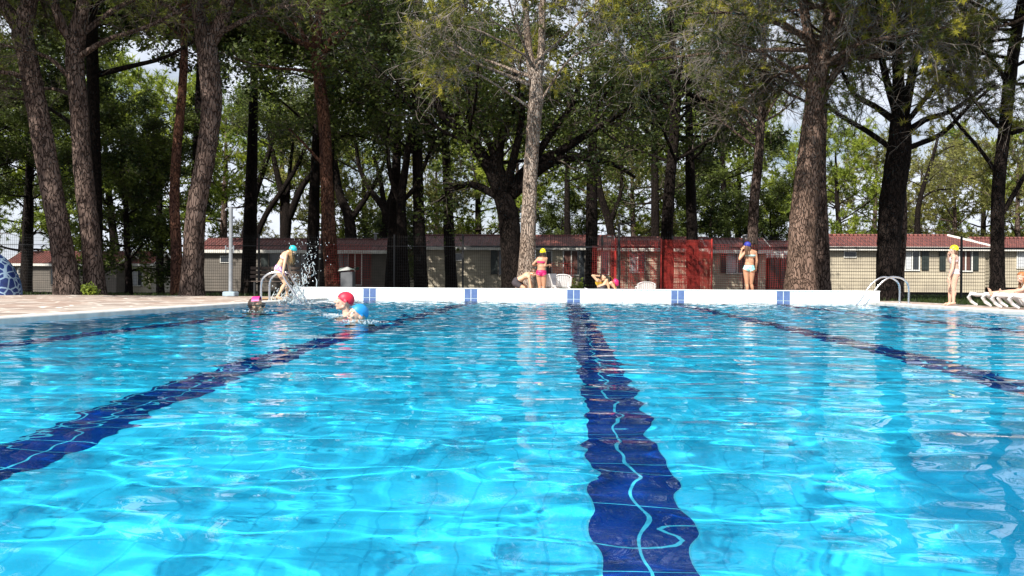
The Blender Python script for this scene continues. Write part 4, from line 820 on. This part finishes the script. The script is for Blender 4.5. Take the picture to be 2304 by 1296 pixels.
#CHUNK4
# ------------------------------------------------------------------ people
def skinmat(name, c):
    return mat(name, c, .5, tuple(x * .86 for x in c), 7, Subsurface_Weight=.12, Subsurface_Scale=.02)
SK_TAN = skinmat('tanned_skin', (.52, .27, .16)); SK_FAIR = skinmat('fair_skin', (.62, .38, .28)); SK_GOLD = skinmat('light_tan_skin', (.62, .39, .25))
M_EYE = mat('eye', (.75, .75, .73), .2); M_IRIS = mat('iris', (.03, .02, .015), .2); M_LIP = mat('lip', (.45, .14, .12), .4)
A = lambda *v: np.array(v, float)
def unit(v): v = np.asarray(v, float); return v / np.linalg.norm(v)

def hand(mb, w, d, nrml, s, curl, side):
    """palm and five fingers: w wrist, d pointing direction, nrml palm normal (fingers curl towards it)"""
    d = unit(d); nrml = unit(nrml - np.dot(nrml, d) * d); x = np.cross(d, nrml) * side
    mb.ell(w + d * .042 * s, (.036 * s, .046 * s, .015 * s), [x, d, nrml], 12, 8); mb.cap(w - d * .01 * s, w + d * .02 * s, .021 * s, .024 * s)
    for i, (o, L) in enumerate(((.027, .062), (.010, .070), (-.008, .065), (-.025, .052))):
        p = w + d * .078 * s + x * o * s; a = curl * (.8 + .12 * i); dd = d.copy()
        for k, f in enumerate((.42, .33, .25)):
            ang = a * (k + .6); dd = d * math.cos(ang) + nrml * math.sin(ang) + x * o * 1.5 * (k == 0); q_ = p + unit(dd) * L * f * s; mb.cap(p, q_, (.0092 - .0012 * k) * s, (.0086 - .0014 * k) * s, 8); p = q_
    p = w + d * .022 * s + x * .026 * s; td = unit(d * .62 + x * .72 + nrml * .25)
    for k, L in enumerate((.032, .026, .02)):
        q_ = p + td * L * s; mb.cap(p, q_, (.0115 - .0014 * k) * s, (.0105 - .0015 * k) * s, 8); p = q_; td = unit(td + d * .25 + nrml * curl * .35)

def person(label, J, s, skin, face, up, scalp='cap', cap_col=None, hair=None, hair_len=0., garments=(), curl=(.5, .5), palm=(None, None), group=None, base=None, fem=.0, cap_tilt=0.):
    """J: world joints (pelvis waist chest neck head, shL elL wrL haL ... L/R, hipL knL anL toL). One continuous remeshed body."""
    J = {k: np.asarray(v, float) for k, v in J.items()}; mb = MB()
    upv = unit(J['neck'] - J['pelvis']); sd = unit(J['shR'] - J['shL']); fr = unit(np.cross(upv, sd)); ax = [sd, fr, upv]
    hs = unit(J['hipR'] - J['hipL']); hf = unit(np.cross(unit(J['chest'] - J['pelvis']), hs)); hax = [hs, hf, unit(np.cross(hs, hf))]
    w = .5 * (J['pelvis'] + J['chest'])
    mb.ell(J['chest'] + upv * .02 * s, (.142 * s, .098 * s, .135 * s), ax, 20, 14); mb.ell(w, (.116 * s, .088 * s, .15 * s), ax, 20, 14); mb.ell(J['pelvis'] + hax[2] * .01 * s, (.142 * s, .105 * s, .105 * s), hax, 20, 14)
    mb.ell(.5 * (w + J['pelvis']), (.125 * s, .095 * s, .11 * s), ax, 18, 12)
    for t in ('L', 'R'):
        mb.ell(J['hip' + t] - hf * .035 * s - hax[2] * .01 * s, (.07 * s, .07 * s, .075 * s), hax, 14, 10)
        mb.cap(J['neck'] - upv * .03 * s, J['sh' + t], .05 * s, .048 * s); mb.cap(J['chest'] + upv * .05 * s, J['sh' + t] - upv * .015 * s, .07 * s, .044 * s)
        e, wr, ha = J['el' + t], J['wr' + t], J['ha' + t]
        mb.cap(J['sh' + t], e, .044 * s, .033 * s); mb.cap(e, e + (wr - e) * .3, .034 * s, .036 * s); mb.cap(e + (wr - e) * .3, wr, .036 * s, .022 * s)
        if fem > -1:
            i = 0 if t == 'L' else 1; pn = palm[i] if palm[i] is not None else fr
            hand(mb, wr, ha - wr, np.asarray(pn, float), s, curl[i], 1 if t == 'L' else -1)
        h, k, a, to = J['hip' + t], J['kn' + t], J['an' + t], J['to' + t]
        mb.cap(h, h + (k - h) * .35, .082 * s, .076 * s, 14); mb.cap(h + (k - h) * .35, k, .076 * s, .051 * s, 14); mb.ell(k, (.05 * s,) * 3)
        sh = a - k; back = -unit(np.cross(np.cross(sh, to - a), sh)) if np.linalg.norm(np.cross(sh, to - a)) > 1e-5 else -fr
        mb.cap(k, a, .048 * s, .03 * s, 12); mb.ell(k + sh * .3 + back * .016 * s, (.044 * s, .044 * s, .1 * s), [unit(np.cross(unit(sh), back)), back, unit(sh)], 12, 10)
        fd = unit(to - a - np.dot(to - a, unit(sh)) * unit(sh) * .0); mb.cap(a + back * .02 * s + A(0, 0, -.02 * s), to + (a - to) * .35 + A(0, 0, -.0 * s), .031 * s, .03 * s); mb.cap(to + (a - to) * .4, to - (to - a) * .06, .032 * s, .020 * s)
        lat = unit(np.cross(fd, A(0, 0, 1))); 
        for q_ in range(5): mb.cap(to + lat * (.024 - .012 * q_) * s * (-1 if t == 'L' else 1), to + lat * (.025 - .0125 * q_) * s * (-1 if t == 'L' else 1) + fd * (.022 - .003 * q_) * s, (.0125 - .001 * q_) * s, (.0105 - .001 * q_) * s, 8)
    # head: local axes x right, y face, z up
    face = unit(face); up = unit(np.asarray(up, float) - np.dot(up, face) * face); rt = np.cross(face, up); hx = [rt, face, up]; H = J['head']; k = s
    loc = lambda x, y, z: H + (rt * x + face * y + up * z) * k
    mb.cap(J['neck'], loc(0, -.02, -.06), .046 * s, .044 * s, 14)
    mb.ell(loc(0, -.012, .022), (.072 * k, .090 * k, .083 * k), hx, 24, 16); mb.ell(loc(0, .022, -.03), (.056 * k, .062 * k, .075 * k), hx, 20, 14)
    mb.ell(loc(0, .058, -.088), (.024 * k, .020 * k, .018 * k), hx); mb.cap(loc(-.04, .0, -.06), loc(-.012, .055, -.088), .024 * k, .018 * k); mb.cap(loc(.04, .0, -.06), loc(.012, .055, -.088), .024 * k, .018 * k)
    mb.cap(loc(0, .082, .012), loc(0, .104, -.026), .008 * k, .0125 * k); mb.ell(loc(-.011, .094, -.030), (.009 * k,) * 3); mb.ell(loc(.011, .094, -.030), (.009 * k,) * 3)
    for sx in (-1, 1):
        mb.cap(loc(sx * .012, .080, .024), loc(sx * .044, .068, .024), .009 * k, .008 * k); mb.ell(loc(sx * .036, .062, -.022), (.022 * k, .018 * k, .020 * k), hx)
        mb.ell(loc(sx * .074, -.012, -.008), (.009 * k, .019 * k, .031 * k), hx); mb.cap(loc(sx * .078, -.022, .012), loc(sx * .082, -.026, -.012), .008 * k, .008 * k)
    mb.cap(loc(-.016, .082, -.056), loc(.016, .082, -.056), .008 * k, .008 * k); mb.cap(loc(-.012, .080, -.068), loc(.012, .080, -.068), .008 * k, .008 * k)
    tmp = mb.build('body_tmp', skin, link=True); m = tmp.modifiers.new('r', 'REMESH'); m.mode = 'VOXEL'; m.voxel_size = .0062; m.use_smooth_shade = True
    sm = tmp.modifiers.new('s', 'SMOOTH'); sm.factor = .5; sm.iterations = 3
    dg = bpy.context.evaluated_depsgraph_get(); me = bpy.data.meshes.new_from_object(tmp.evaluated_get(dg)); old = tmp.data
    bpy.data.objects.remove(tmp); bpy.data.meshes.remove(old)
    n = len(me.vertices); V = np.empty(n * 3, np.float32); me.vertices.foreach_get('co', V); V = V.reshape(-1, 3).astype(float); Nn = np.empty(n * 3, np.float32); me.vertex_normals.foreach_get('vector', Nn); Nn = Nn.reshape(-1, 3)
    nf = len(me.polygons); Lp = np.empty(len(me.loops), np.int32); me.loops.foreach_get('vertex_index', Lp); Fq = Lp.reshape(-1, 4) if len(Lp) == nf * 4 else None
    b0 = base if base is not None else A(J['pelvis'][0], J['pelvis'][1], min(J['anL'][2], J['anR'][2]) - .05)
    root = thing('person', label, 'person', b0, group)
    me.transform(Matrix.Translation(Vector([-float(x) for x in b0]))); me.name = 'body'; me.materials.clear(); me.materials.append(skin); me.shade_smooth()
    bo = bpy.data.objects.new('body', me); COL.objects.link(bo); bo.parent = root
    def shell(name, mask_fn, mt, off):
        if Fq is None: return
        C = V[Fq].mean(1); sel = mask_fn(C)
        if sel.sum() < 10: return
        q = Fq[sel]; u, inv = np.unique(q, return_inverse=True); q2 = inv.reshape(-1, 4); P = V[u] + Nn[u] * off
        return MB().add(P, q2).build(name, mt, root, smooth=True)
    def hl(C): d = (C - H) / k; return d @ rt, d @ face, d @ up
    def proj(C, o, axv): return ((C - o) @ axv) / s
    for g in garments:
        kind, mt = g[:2]
        if kind in ('bottom', 'shorts'):
            lo = -.10 if kind == 'bottom' else -.24
            def f(C, lo=lo, kind=kind):
                z = proj(C, J['pelvis'], hax[2]); r = np.abs((C - J['pelvis']) @ hs) / s; arm = np.ones(len(C), bool)
                for t in ('L', 'R'):
                    a_, b_ = J['el' + t], J['ha' + t]; ab = b_ - a_; tt = np.clip(((C - a_) @ ab) / (ab @ ab), -.3, 1.6); arm &= np.linalg.norm(C - a_ - tt[:, None] * ab, axis=1) > .055 * s
                if kind == 'bottom': return arm & (z < .075) & (z > lo + .45 * r) & (np.linalg.norm(C - J['pelvis'], axis=1) < .24 * s)
                ok = (z < .08) & (np.linalg.norm(C - J['pelvis'], axis=1) < .2 * s)
                for t in ('L', 'R'):
                    a_, b_ = J['hip' + t], J['kn' + t]; ab = b_ - a_; tt = ((C - a_) @ ab) / (ab @ ab); ok |= (tt > -.1) & (tt < .62) & (np.linalg.norm(C - a_ - np.clip(tt, 0, 1)[:, None] * ab, axis=1) < .12 * s)
                return ok & arm
            shell('swim_bottoms' if kind == 'bottom' else 'swim_shorts', f, mt, (.006 if kind == 'bottom' else .014) * s)
        if kind == 'top':
            def f(C):
                z = proj(C, J['chest'], upv); r = np.linalg.norm((C - J['chest']) - ((C - J['chest']) @ upv)[:, None] * upv, axis=1) / s; y = ((C - J['chest']) @ fr) / s; arm = np.ones(len(C), bool)
                for t in ('L', 'R'):
                    for a_, b_ in ((J['sh' + t], J['el' + t]), (J['el' + t], J['wr' + t])):
                        ab = b_ - a_; tt = np.clip(((C - a_) @ ab) / (ab @ ab), .12, 1); arm &= np.linalg.norm(C - a_ - tt[:, None] * ab, axis=1) > .052 * s
                return arm & (z < np.where(y > 0, .07, .012)) & (z > np.where(y > 0, -.07, -.032)) & (r < .19)
            shell('swim_top', f, mt, .006 * s)
    if scalp == 'cap':
        ct = cap_tilt
        cp = shell('swim_cap', lambda C: (lambda x, y, z: (z > .004 + .50 * (y - .02) * (y > -.02) + .55 * (y + .02) * (y <= -.02) + ct) & (x * x + y * y + z * z < .15 ** 2) & (z > -.06))(*hl(C)), cap_col, .007 * s)
    elif scalp == 'hair':
        shell('hair', lambda C: (lambda x, y, z: (z > .035 + 1.1 * np.clip(y, -.085, .09)) & (x * x + y * y + z * z < .15 ** 2) & (z > -.09))(*hl(C)), hair, .013 * s)
    if hair is not None and hair_len > 0:
        rg = np.random.default_rng(int(abs(H[0]) * 977)); M = 90; a = rg.uniform(-2.6, 2.6, M) ; S0 = np.array([loc(.07 * math.sin(t), -.075 * math.cos(t) + .0, -.02) for t in a * .75]); D = np.array([rt * math.sin(t) * .3 - face * .35 * math.cos(t) - up * .2 for t in a * .75])
        Ph = grow(rg, S0, D + A(0, 0, -.8), hair_len * s * rg.uniform(.5, 1.1, M), 9, .13, -.35); MB().tubes(Ph, np.full((M, 1), .0052 * s) * np.linspace(1, .5, 9)[None], 4).build('long_hair', hair, root, smooth=True)
    for sx in (-1, 1):
        e = MB().ell(loc(sx * .030, .0735, .004), (.0115 * k,) * 3, hx, 12, 8).build('eye', M_EYE, root, smooth=True); MB().ell(loc(sx * .030, .082, .004), (.0052 * k, .0038 * k, .0052 * k), hx, 10, 6).build('iris', M_IRIS, e, smooth=True)
    MB().ell(loc(0, .0885, -.062), (.019 * k, .006 * k, .008 * k), hx, 12, 8).build('lips', M_LIP, root, smooth=True)
    return root, loc, hx

def jp(Y, **k):
    """joints from photo pixels, (px, py[, dY])"""
    return {n: at(v[0], v[1], Y + (v[2] if len(v) > 2 else 0)) for n, v in k.items()}
KID = 'children in and around the pool'
M_TCAP = mat('turquoise_cap', (.03, .50, .52), .4, (.02, .42, .45), 9); M_YCAP = mat('yellow_cap', (.80, .70, .01), .4, (.7, .6, .01), 9); M_RCAP = mat('red_cap', (.62, .012, .045), .5, (.6, .012, .04), 9, bump=.5, bscale=14, dist=.006)
M_BCAP = mat('blue_cap', (.01, .24, .55), .5, (.008, .2, .5), 9, bump=.5, bscale=14, dist=.006); M_NCAP = mat('navy_cap', (.02, .03, .30), .6, (.015, .02, .22), 9)
M_PURP = mat('purple_print', (.42, .16, .50), .7, (.75, .55, .72), 30, lo=.48, hi=.52); M_PALE = mat('pale_pink_cloth', (.62, .46, .46), .7, (.7, .6, .58), 20); M_PINK = mat('hot_pink_cloth', (.62, .01, .15), .5, (.5, .01, .11), 8)
M_AQUA = mat('aqua_cloth', (.22, .62, .60), .6, (.55, .75, .72), 16, lo=.45, hi=.55); M_SHORT = mat('dark_shorts', (.05, .04, .05), .8, (.03, .025, .03), 8); M_YEL = mat('yellow_cloth', (.75, .48, .03), .7, (.65, .4, .03), 6)
H_BLON = mat('blond_hair', (.52, .34, .15), .5, (.36, .22, .09), 12); H_BROWN = mat('brown_hair', (.14, .07, .035), .5, (.09, .045, .025), 12); H_DARK = mat('dark_hair', (.04, .022, .014), .45, (.025, .015, .01), 12); H_RED = mat('auburn_hair', (.42, .16, .05), .5, (.3, .1, .03), 12)

Yg = 17.35
person('child with turquoise cap and long blond hair holding the left ladder', jp(Yg, pelvis=(628, 605), chest=(640, 579), neck=(648, 567), head=(659, 563), shL=(645, 572, .12), shR=(644, 574, -.12), elL=(650, 597, .2), elR=(640, 595, -.2), wrL=(652, 612, .25), wrR=(637, 612, -.25), haL=(656, 617, .25), haR=(640, 617.5, -.25),
       hipL=(630, 609, .075), hipR=(627, 609, -.075), knL=(648, 640, .09), knR=(643, 638, -.09), anL=(646, 664, .1), anR=(625, 667, -.1), toL=(656, 670, .1), toR=(634, 673, -.1)), .89, SK_GOLD, (.75, 0, -.62), (.55, 0, .8), 'cap', M_TCAP, H_BLON, .34, [('bottom', M_PURP), ('top', M_PALE)], (.9, .9), (A(0, 0, -1), A(0, 0, -1)), KID, base=A(at(630, 640, Yg)[0], Yg, DK))
person('child in a yellow cap and pink swimwear seen from behind beside the pale pine', jp(22.2, pelvis=(1218, 614), chest=(1219, 589), neck=(1220.5, 577), head=(1222, 568), shL=(1211.5, 582), shR=(1228.5, 581.5), elL=(1199.5, 595, -.02), elR=(1226.5, 598, -.04), wrL=(1208, 598, .16), wrR=(1234, 596.5, .05), haL=(1213, 597, .22), haR=(1238, 597, .08),
       hipL=(1212.6, 618), hipR=(1223.6, 618), knL=(1214.6, 643), knR=(1223.8, 643), anL=(1214.4, 667), anR=(1222, 667), toL=(1212, 671.5, .12), toR=(1225, 671.5, .12)), .94, SK_TAN, (.35, .9, -.25), (0, 0, 1), 'cap', M_YCAP, H_DARK, .12, [('bottom', M_PINK), ('top', M_PINK)], (.6, .6), (None, None), KID, base=A(at(1218, 640, 22.2)[0], 22.2, DK))
person('barebacked boy in dark shorts crouching with his hands down beside the pale pine', jp(22.3, pelvis=(1162, 633), chest=(1183, 621), neck=(1193, 616.5), head=(1201.5, 613.5), shL=(1189, 619, .13), shR=(1190.5, 623, -.12), elL=(1196, 640, .17), elR=(1193, 641, -.15), wrL=(1199, 660, .2), wrR=(1195.5, 661, -.17), haL=(1201, 668, .2), haR=(1197, 669, -.18),
       hipL=(1161, 636, .08), hipR=(1160, 638, -.08), knL=(1183, 645, .15), knR=(1179, 648, -.14), anL=(1166, 666, .12), anR=(1164, 667, -.11), toL=(1176, 671, .13), toR=(1174, 672, -.12)), .90, SK_GOLD, (.7, 0, -.7), (.7, 0, .7), 'hair', None, H_BROWN, 0, [('shorts', M_SHORT)], (.3, .3), (A(0, 0, -1), A(0, 0, -1)), KID, base=A(at(1165, 640, 22.3)[0], 22.3, DK))
person('woman in a navy cap and aqua swimwear, hand at her face, seen from behind', jp(22.6, pelvis=(1685.5, 603), chest=(1688, 574), neck=(1685, 560.5), head=(1681, 553), shL=(1678, 566), shR=(1699.5, 568), elL=(1664, 583, -.03), elR=(1703, 587, .02), wrL=(1669, 562, .05), wrR=(1701, 602, .1), haL=(1673, 555, .08), haR=(1700, 609, .15),
       hipL=(1678.5, 607), hipR=(1692, 607), knL=(1680.5, 637), knR=(1690, 637, .05), anL=(1682, 665), anR=(1696, 665, .1), toL=(1678, 671, .13), toR=(1694, 671, .22)), .98, SK_TAN, (-.75, .6, -.1), (0, 0, 1), 'cap', M_NCAP, H_BROWN, .34, [('bottom', M_AQUA), ('top', M_AQUA)], (.8, .4), (A(.5, .5, 0), None), KID, base=A(at(1685, 640, 22.6)[0], 22.6, DK))
Yb = 18.0
person('pale child in a yellow cap standing on the right pool edge facing left', jp(Yb, pelvis=(2147.5, 613), chest=(2146.5, 586), neck=(2148, 572.5), head=(2146, 562), shL=(2146, 579.5, -.13), shR=(2145, 578, .13), elL=(2143, 604, -.17), elR=(2136, 588, .2), wrL=(2135, 625, -.15), wrR=(2134, 572, .12), haL=(2132, 631, -.15), haR=(2137, 566, .07),
       hipL=(2148, 617, -.07), hipR=(2146.5, 617, .07), knL=(2145.5, 649, -.08), knR=(2138, 648, .07), anL=(2145.5, 680, -.08), anR=(2137, 680, .08), toL=(2131, 686, -.08), toR=(2122.5, 686.5, .06)), .91, SK_FAIR, (-1, 0, -.05), (0, 0, 1), 'cap', M_YCAP, H_BROWN, .1, [('bottom', M_PALE), ('top', M_PALE)], (1., 1.), (A(1, 0, 0), A(1, 0, .3)), KID, base=A(at(2144, 640, Yb)[0], Yb, DK))
Yr = 16.9
person('person with auburn hair sitting on a lounger with legs stretched to the left', jp(Yr, pelvis=(2322, 657), chest=(2317, 637), neck=(2309, 629), head=(2299, 624), shL=(2311, 636, -.14), shR=(2311, 632, .14), elL=(2300, 652, -.18), elR=(2300, 648, .16), wrL=(2284, 655, -.12), wrR=(2287, 652, .1), haL=(2277, 657, -.11), haR=(2279, 655, .09),
       hipL=(2321, 659, -.08), hipR=(2321, 658, .08), knL=(2287, 657, -.1), knR=(2268, 657, .1), anL=(2254, 661, -.1), anR=(2230, 659, .1), toL=(2250, 652, -.1), toR=(2225, 650, .1)), .92, SK_FAIR, (-.85, -.1, -.45), (-.4, 0, .9), 'hair', None, H_RED, .2, [('bottom', M_PALE), ('top', M_SHORT)], (.4, .4), (A(0, 0, -1), A(0, 0, -1)), 'sunbathers', base=A(at(2300, 640, Yr)[0], Yr, DK))
Ys = 23.0
person('sunbather in yellow swimwear with one elbow raised lying back behind the pool wall', jp(Ys, pelvis=(1352, 650), chest=(1347, 636), neck=(1349.5, 630), head=(1355, 625), shL=(1344, 631, -.14), shR=(1347, 632, .14), elL=(1333, 620, -.15), elR=(1350, 645, .22), wrL=(1347, 621, -.1), wrR=(1364, 649, .2), haL=(1353, 622, -.07), haR=(1370, 650, .2),
       hipL=(1353, 653, -.08), hipR=(1354, 653, .08), knL=(1365, 631, -.1), knR=(1376, 636, .1), anL=(1371, 652, -.1), anR=(1387, 654, .1), toL=(1380, 657, -.1), toR=(1395, 657, .1)), .88, SK_GOLD, (.7, -.3, .3), (-.4, 0, .9), 'hair', None, H_DARK, 0, [('bottom', M_SHORT), ('top', M_YEL)], (.5, .5), (None, None), 'sunbathers', base=A(at(1352, 640, Ys)[0], Ys, DK))
tw = MB(); c = at(1376, 640, 22.85); u = np.linspace(0, 1, 9); P = [(c[0] - .06 + .17 * t, 22.85 + dy, .68 - .35 * t * t - .02 * math.sin(9 * t)) for dy in (-.14, -.05, .05, .14) for t in u]
tw.add(P, [(j * 9 + i, j * 9 + i + 1, (j + 1) * 9 + i + 1, (j + 1) * 9 + i) for j in range(3) for i in range(8)]); tw.add([(a, b, z - .012) for a, b, z in P], [((j + 1) * 9 + i, (j + 1) * 9 + i + 1, j * 9 + i + 1, j * 9 + i) for j in range(3) for i in range(8)])
prop(tw.build('towel', M_YEL, smooth=True), 'yellow towel draped over the knees of the sunbather behind the pool wall', 'towel')
bg_ = MB(); c = at(1385, 636, 23.2); bg_.ell(c, (.1, .08, .11), None, 14, 10, fn=lambda u: u * (1 + .08 * np.sin(5 * u[..., :1] + 3 * u[..., 2:]))); prop(bg_.build('beach_bag', M_PINK, smooth=True), 'small pink beach bag next to the yellow towel', 'bag')

def swimmer(label, px, py, Y, yaw, pitch, s, skin, tilt=0., **k):
    """standing in the pool, head at the pixel; yaw: 0 faces +x, pi faces -x"""
    h = at(px, py, Y); f = A(math.cos(yaw), math.sin(yaw), 0); r = np.cross(f, A(0, 0, 1)); H = h; n = h - A(0, 0, .125 * s) - f * .025 * s
    J = dict(head=H, neck=n, chest=n - A(0, 0, .21 * s) , pelvis=n - A(0, 0, .46 * s))
    for t, sg in (('L', -1), ('R', 1)):
        J['sh' + t] = n - A(0, 0, .1 * s) + r * sg * .165 * s; J['el' + t] = J['sh' + t] + A(0, 0, -.17 * s) + r * sg * .16 * s + f * .08 * s; J['wr' + t] = J['el' + t] + f * .2 * s + A(0, 0, .03) + r * sg * .05; J['ha' + t] = J['wr' + t] + f * .08 * s
        J['hip' + t] = J['pelvis'] + r * sg * .085 * s - A(0, 0, .03 * s); zk = J['pelvis'][2]; fl_ = PZ + .07; J['kn' + t] = A(*(J['hip' + t][:2] + f[:2] * .1 * s), (zk + fl_) / 2); J['an' + t] = A(*(J['hip' + t][:2]), fl_); J['to' + t] = J['an' + t] + f * .13 * s - A(0, 0, .045)
    fc = f * math.cos(pitch) + A(0, 0, math.sin(pitch)); up = A(0, 0, math.cos(pitch)) - f * math.sin(pitch) + r * tilt
    return person(label, J, s, skin, fc, up, base=A(h[0], h[1], PZ + .004), group=KID, garments=[('shorts', M_SHORT)], **k)
swimmer('swimmer in a red cap squinting with his face turned left, water at his neck', 775, 678, 11.1, math.pi + .2, .18, 1.18, SK_FAIR, cap_col=M_RCAP)
swimmer('swimmer in a blue cap before the red capped swimmer, water up to the mouth', 805, 707, 9.45, math.pi + .6, .22, 1.1, SK_FAIR, tilt=-.3, cap_tilt=.022, cap_col=M_BCAP)
root, loc, hx = swimmer('swimmer with a black diving mask and pink strap near the left ladder', 577, 688, 12.4, .1, .05, 1.1, SK_GOLD, scalp='hair', hair=H_DARK, hair_len=.2)
m = MB(); m.ell(loc(-.03, .09, .008), (.036, .022, .034), hx, 16, 10); m.ell(loc(.03, .09, .008), (.036, .022, .034), hx, 16, 10); mk = m.build('diving_mask', M_BLACK, root, smooth=True)
m = MB(); m.ell(loc(-.03, .108, .008), (.026, .008, .024), hx, 14, 8); m.ell(loc(.03, .108, .008), (.026, .008, .024), hx, 14, 8); m.build('lens', M_GLASS, mk, smooth=True)
a = np.linspace(0, 2 * np.pi, 25); MB().tubes(np.array([loc(.082 * math.sin(t), -.012 + .10 * math.cos(t), .012) for t in a]), np.full(25, .012), 8, flat=.5).build('strap', M_BLACK, mk, smooth=True)
ps = np.linspace(-.95, .95, 9); m = MB(); P = [loc(.088 * math.sin(t * 1.3), yv, .03 + .098 * math.cos(t * 1.3)) for yv in (-.045, -.01, .025, .055) for t in ps]
m.add(P, [(j * 9 + i, j * 9 + i + 1, (j + 1) * 9 + i + 1, (j + 1) * 9 + i) for j in range(3) for i in range(8)]); m.build('pink_headband', mat('pink_strap', (.75, .04, .25), .4, (.6, .03, .2), 8), root, smooth=True)

# ------------------------------------------------------------------ splashing water
M_DROP = mat('splash_water', (.80, .90, .94), .08, (.9, .96, .98), 20, Transmission_Weight=.55, IOR=1.33)
rg = np.random.default_rng(77); m = MB(); Yd = 17.5
def drop(c, r):
    o = np.array([[1, 0, 0], [-1, 0, 0], [0, 1, 0], [0, -1, 0], [0, 0, 1.25], [0, 0, -1.25]]) * r
    m.add(c + o, tris=[(0, 2, 4), (2, 1, 4), (1, 3, 4), (3, 0, 4), (2, 0, 5), (1, 2, 5), (3, 1, 5), (0, 3, 5)])
for (cx_, cy_, sx_, sy_, n_, r_) in ((696, 575, 15, 28, 50, .009), (700, 610, 9, 26, 32, .012), (672, 585, 26, 24, 40, .007), (690, 560, 26, 14, 40, .008), (655, 664, 20, 14, 260, .011), (645, 685, 24, 6, 260, .012), (668, 648, 9, 14, 130, .011)):
    for _ in range(n_): drop(at(rg.normal(cx_, sx_), min(692, rg.normal(cy_, sy_)), Yd + rg.normal(0, .35)), r_ * rg.uniform(.4, 1.6))
for _ in range(46):                                    # thin sheets and strands thrown up from the surface
    x0_, y0_ = rg.normal(648, 16), 690; x1_, y1_ = x0_ + rg.normal(16, 7), rg.uniform(640, 680); t = np.linspace(0, 1, 8)
    P = np.array([at(x0_ + (x1_ - x0_) * a + 2.5 * math.sin(5 * a + x0_), y0_ + (y1_ - y0_) * (1 - (1 - a) ** 1.6), Yd + .1 * math.sin(x0_)) for a in t]); m.tubes(P, .012 * rg.uniform(.4, 1.3) * (1 - .75 * t), 6, cap=True)
for _ in range(12):
    x0_, y0_ = rg.normal(690, 12), rg.uniform(600, 640); t = np.linspace(0, 1, 7); P = np.array([at(x0_ + 8 * a + 2 * math.sin(7 * a), y0_ + 12 * math.sin(3 * a + x0_), Yd) for a in t]); m.tubes(P, .010 * rg.uniform(.4, 1.2) * np.sin(np.pi * (.1 + .8 * t)), 6, cap=True)
prop(m.build('splash', M_DROP, smooth=True), label='spray and drops of water thrown up beside the left pool ladder', cat='splash', kind='stuff')
m = MB()
for (px, py, Y, w_) in ((578, 702, 12.4, 22), (768, 711, 11.0, 20), (815, 728, 9.35, 26), (745, 708, 11.0, 8)):
    for _ in range(120):
        c = at(rg.normal(px, w_), py, Y + rg.normal(0, .12)); c[2] = rg.uniform(0, .03); drop(c, .007 * rg.uniform(.4, 1.5))
prop(m.build('foam', M_DROP, smooth=True), label='small foam drops on the water around the three swimmers', cat='foam', kind='stuff')
# coiled hose on the deck by the ladder, little plants
hz = at(612, 668, 18.2); a = np.linspace(0, 5 * 2 * np.pi, 140); P = np.stack([hz[0] - .1 + (.17 + .012 * a / 6) * np.cos(a), 18.3 + (.17 + .012 * a / 6) * np.sin(a) + .1, DK + .014 + .004 * (a / 6)], -1)
o = MB().tubes(P, np.full(140, .011), 6, cap=True).build('garden_hose', mat('tan_hose', (.42, .28, .14), .6, (.35, .22, .1), 8), smooth=True); origin_to(o, (hz[0], 18.4, DK)); prop(o, 'tan garden hose coiled on the deck beside the left ladder', 'hose')
for px, Y, n_, lb, hgt in ((200, 22.9, 160, 'small bright weed growing between the two leftmost pines', .35), (1290, 29.0, 220, 'leafy shrub behind the white chairs at the foot of the fence', .7)):
    c = at(px, 640, Y); mb = MB(); S = np.tile(A(c[0], Y, .01), (24, 1)) + rg.normal(0, .04, (24, 3)) * [1, 1, 0]; D = rg.normal(0, .45, (24, 3)) + [0, 0, 1]; Pp = grow(rg, S, D, hgt * rg.uniform(.5, 1, 24), 6, .12, -.02); mb.tubes(Pp, np.full((24, 6), .005), 4)
    r_ = thing('weed' if n_ == 160 else 'shrub', lb, 'plant', (c[0], Y, .01)); mb.build('stem', M_TWIGD, r_); lf = MB(); leaves(lf, rg, Pp[:, 2:].reshape(-1, 3), 7, .05, .07, 0); lf.build('foliage', M_FAR, r_)
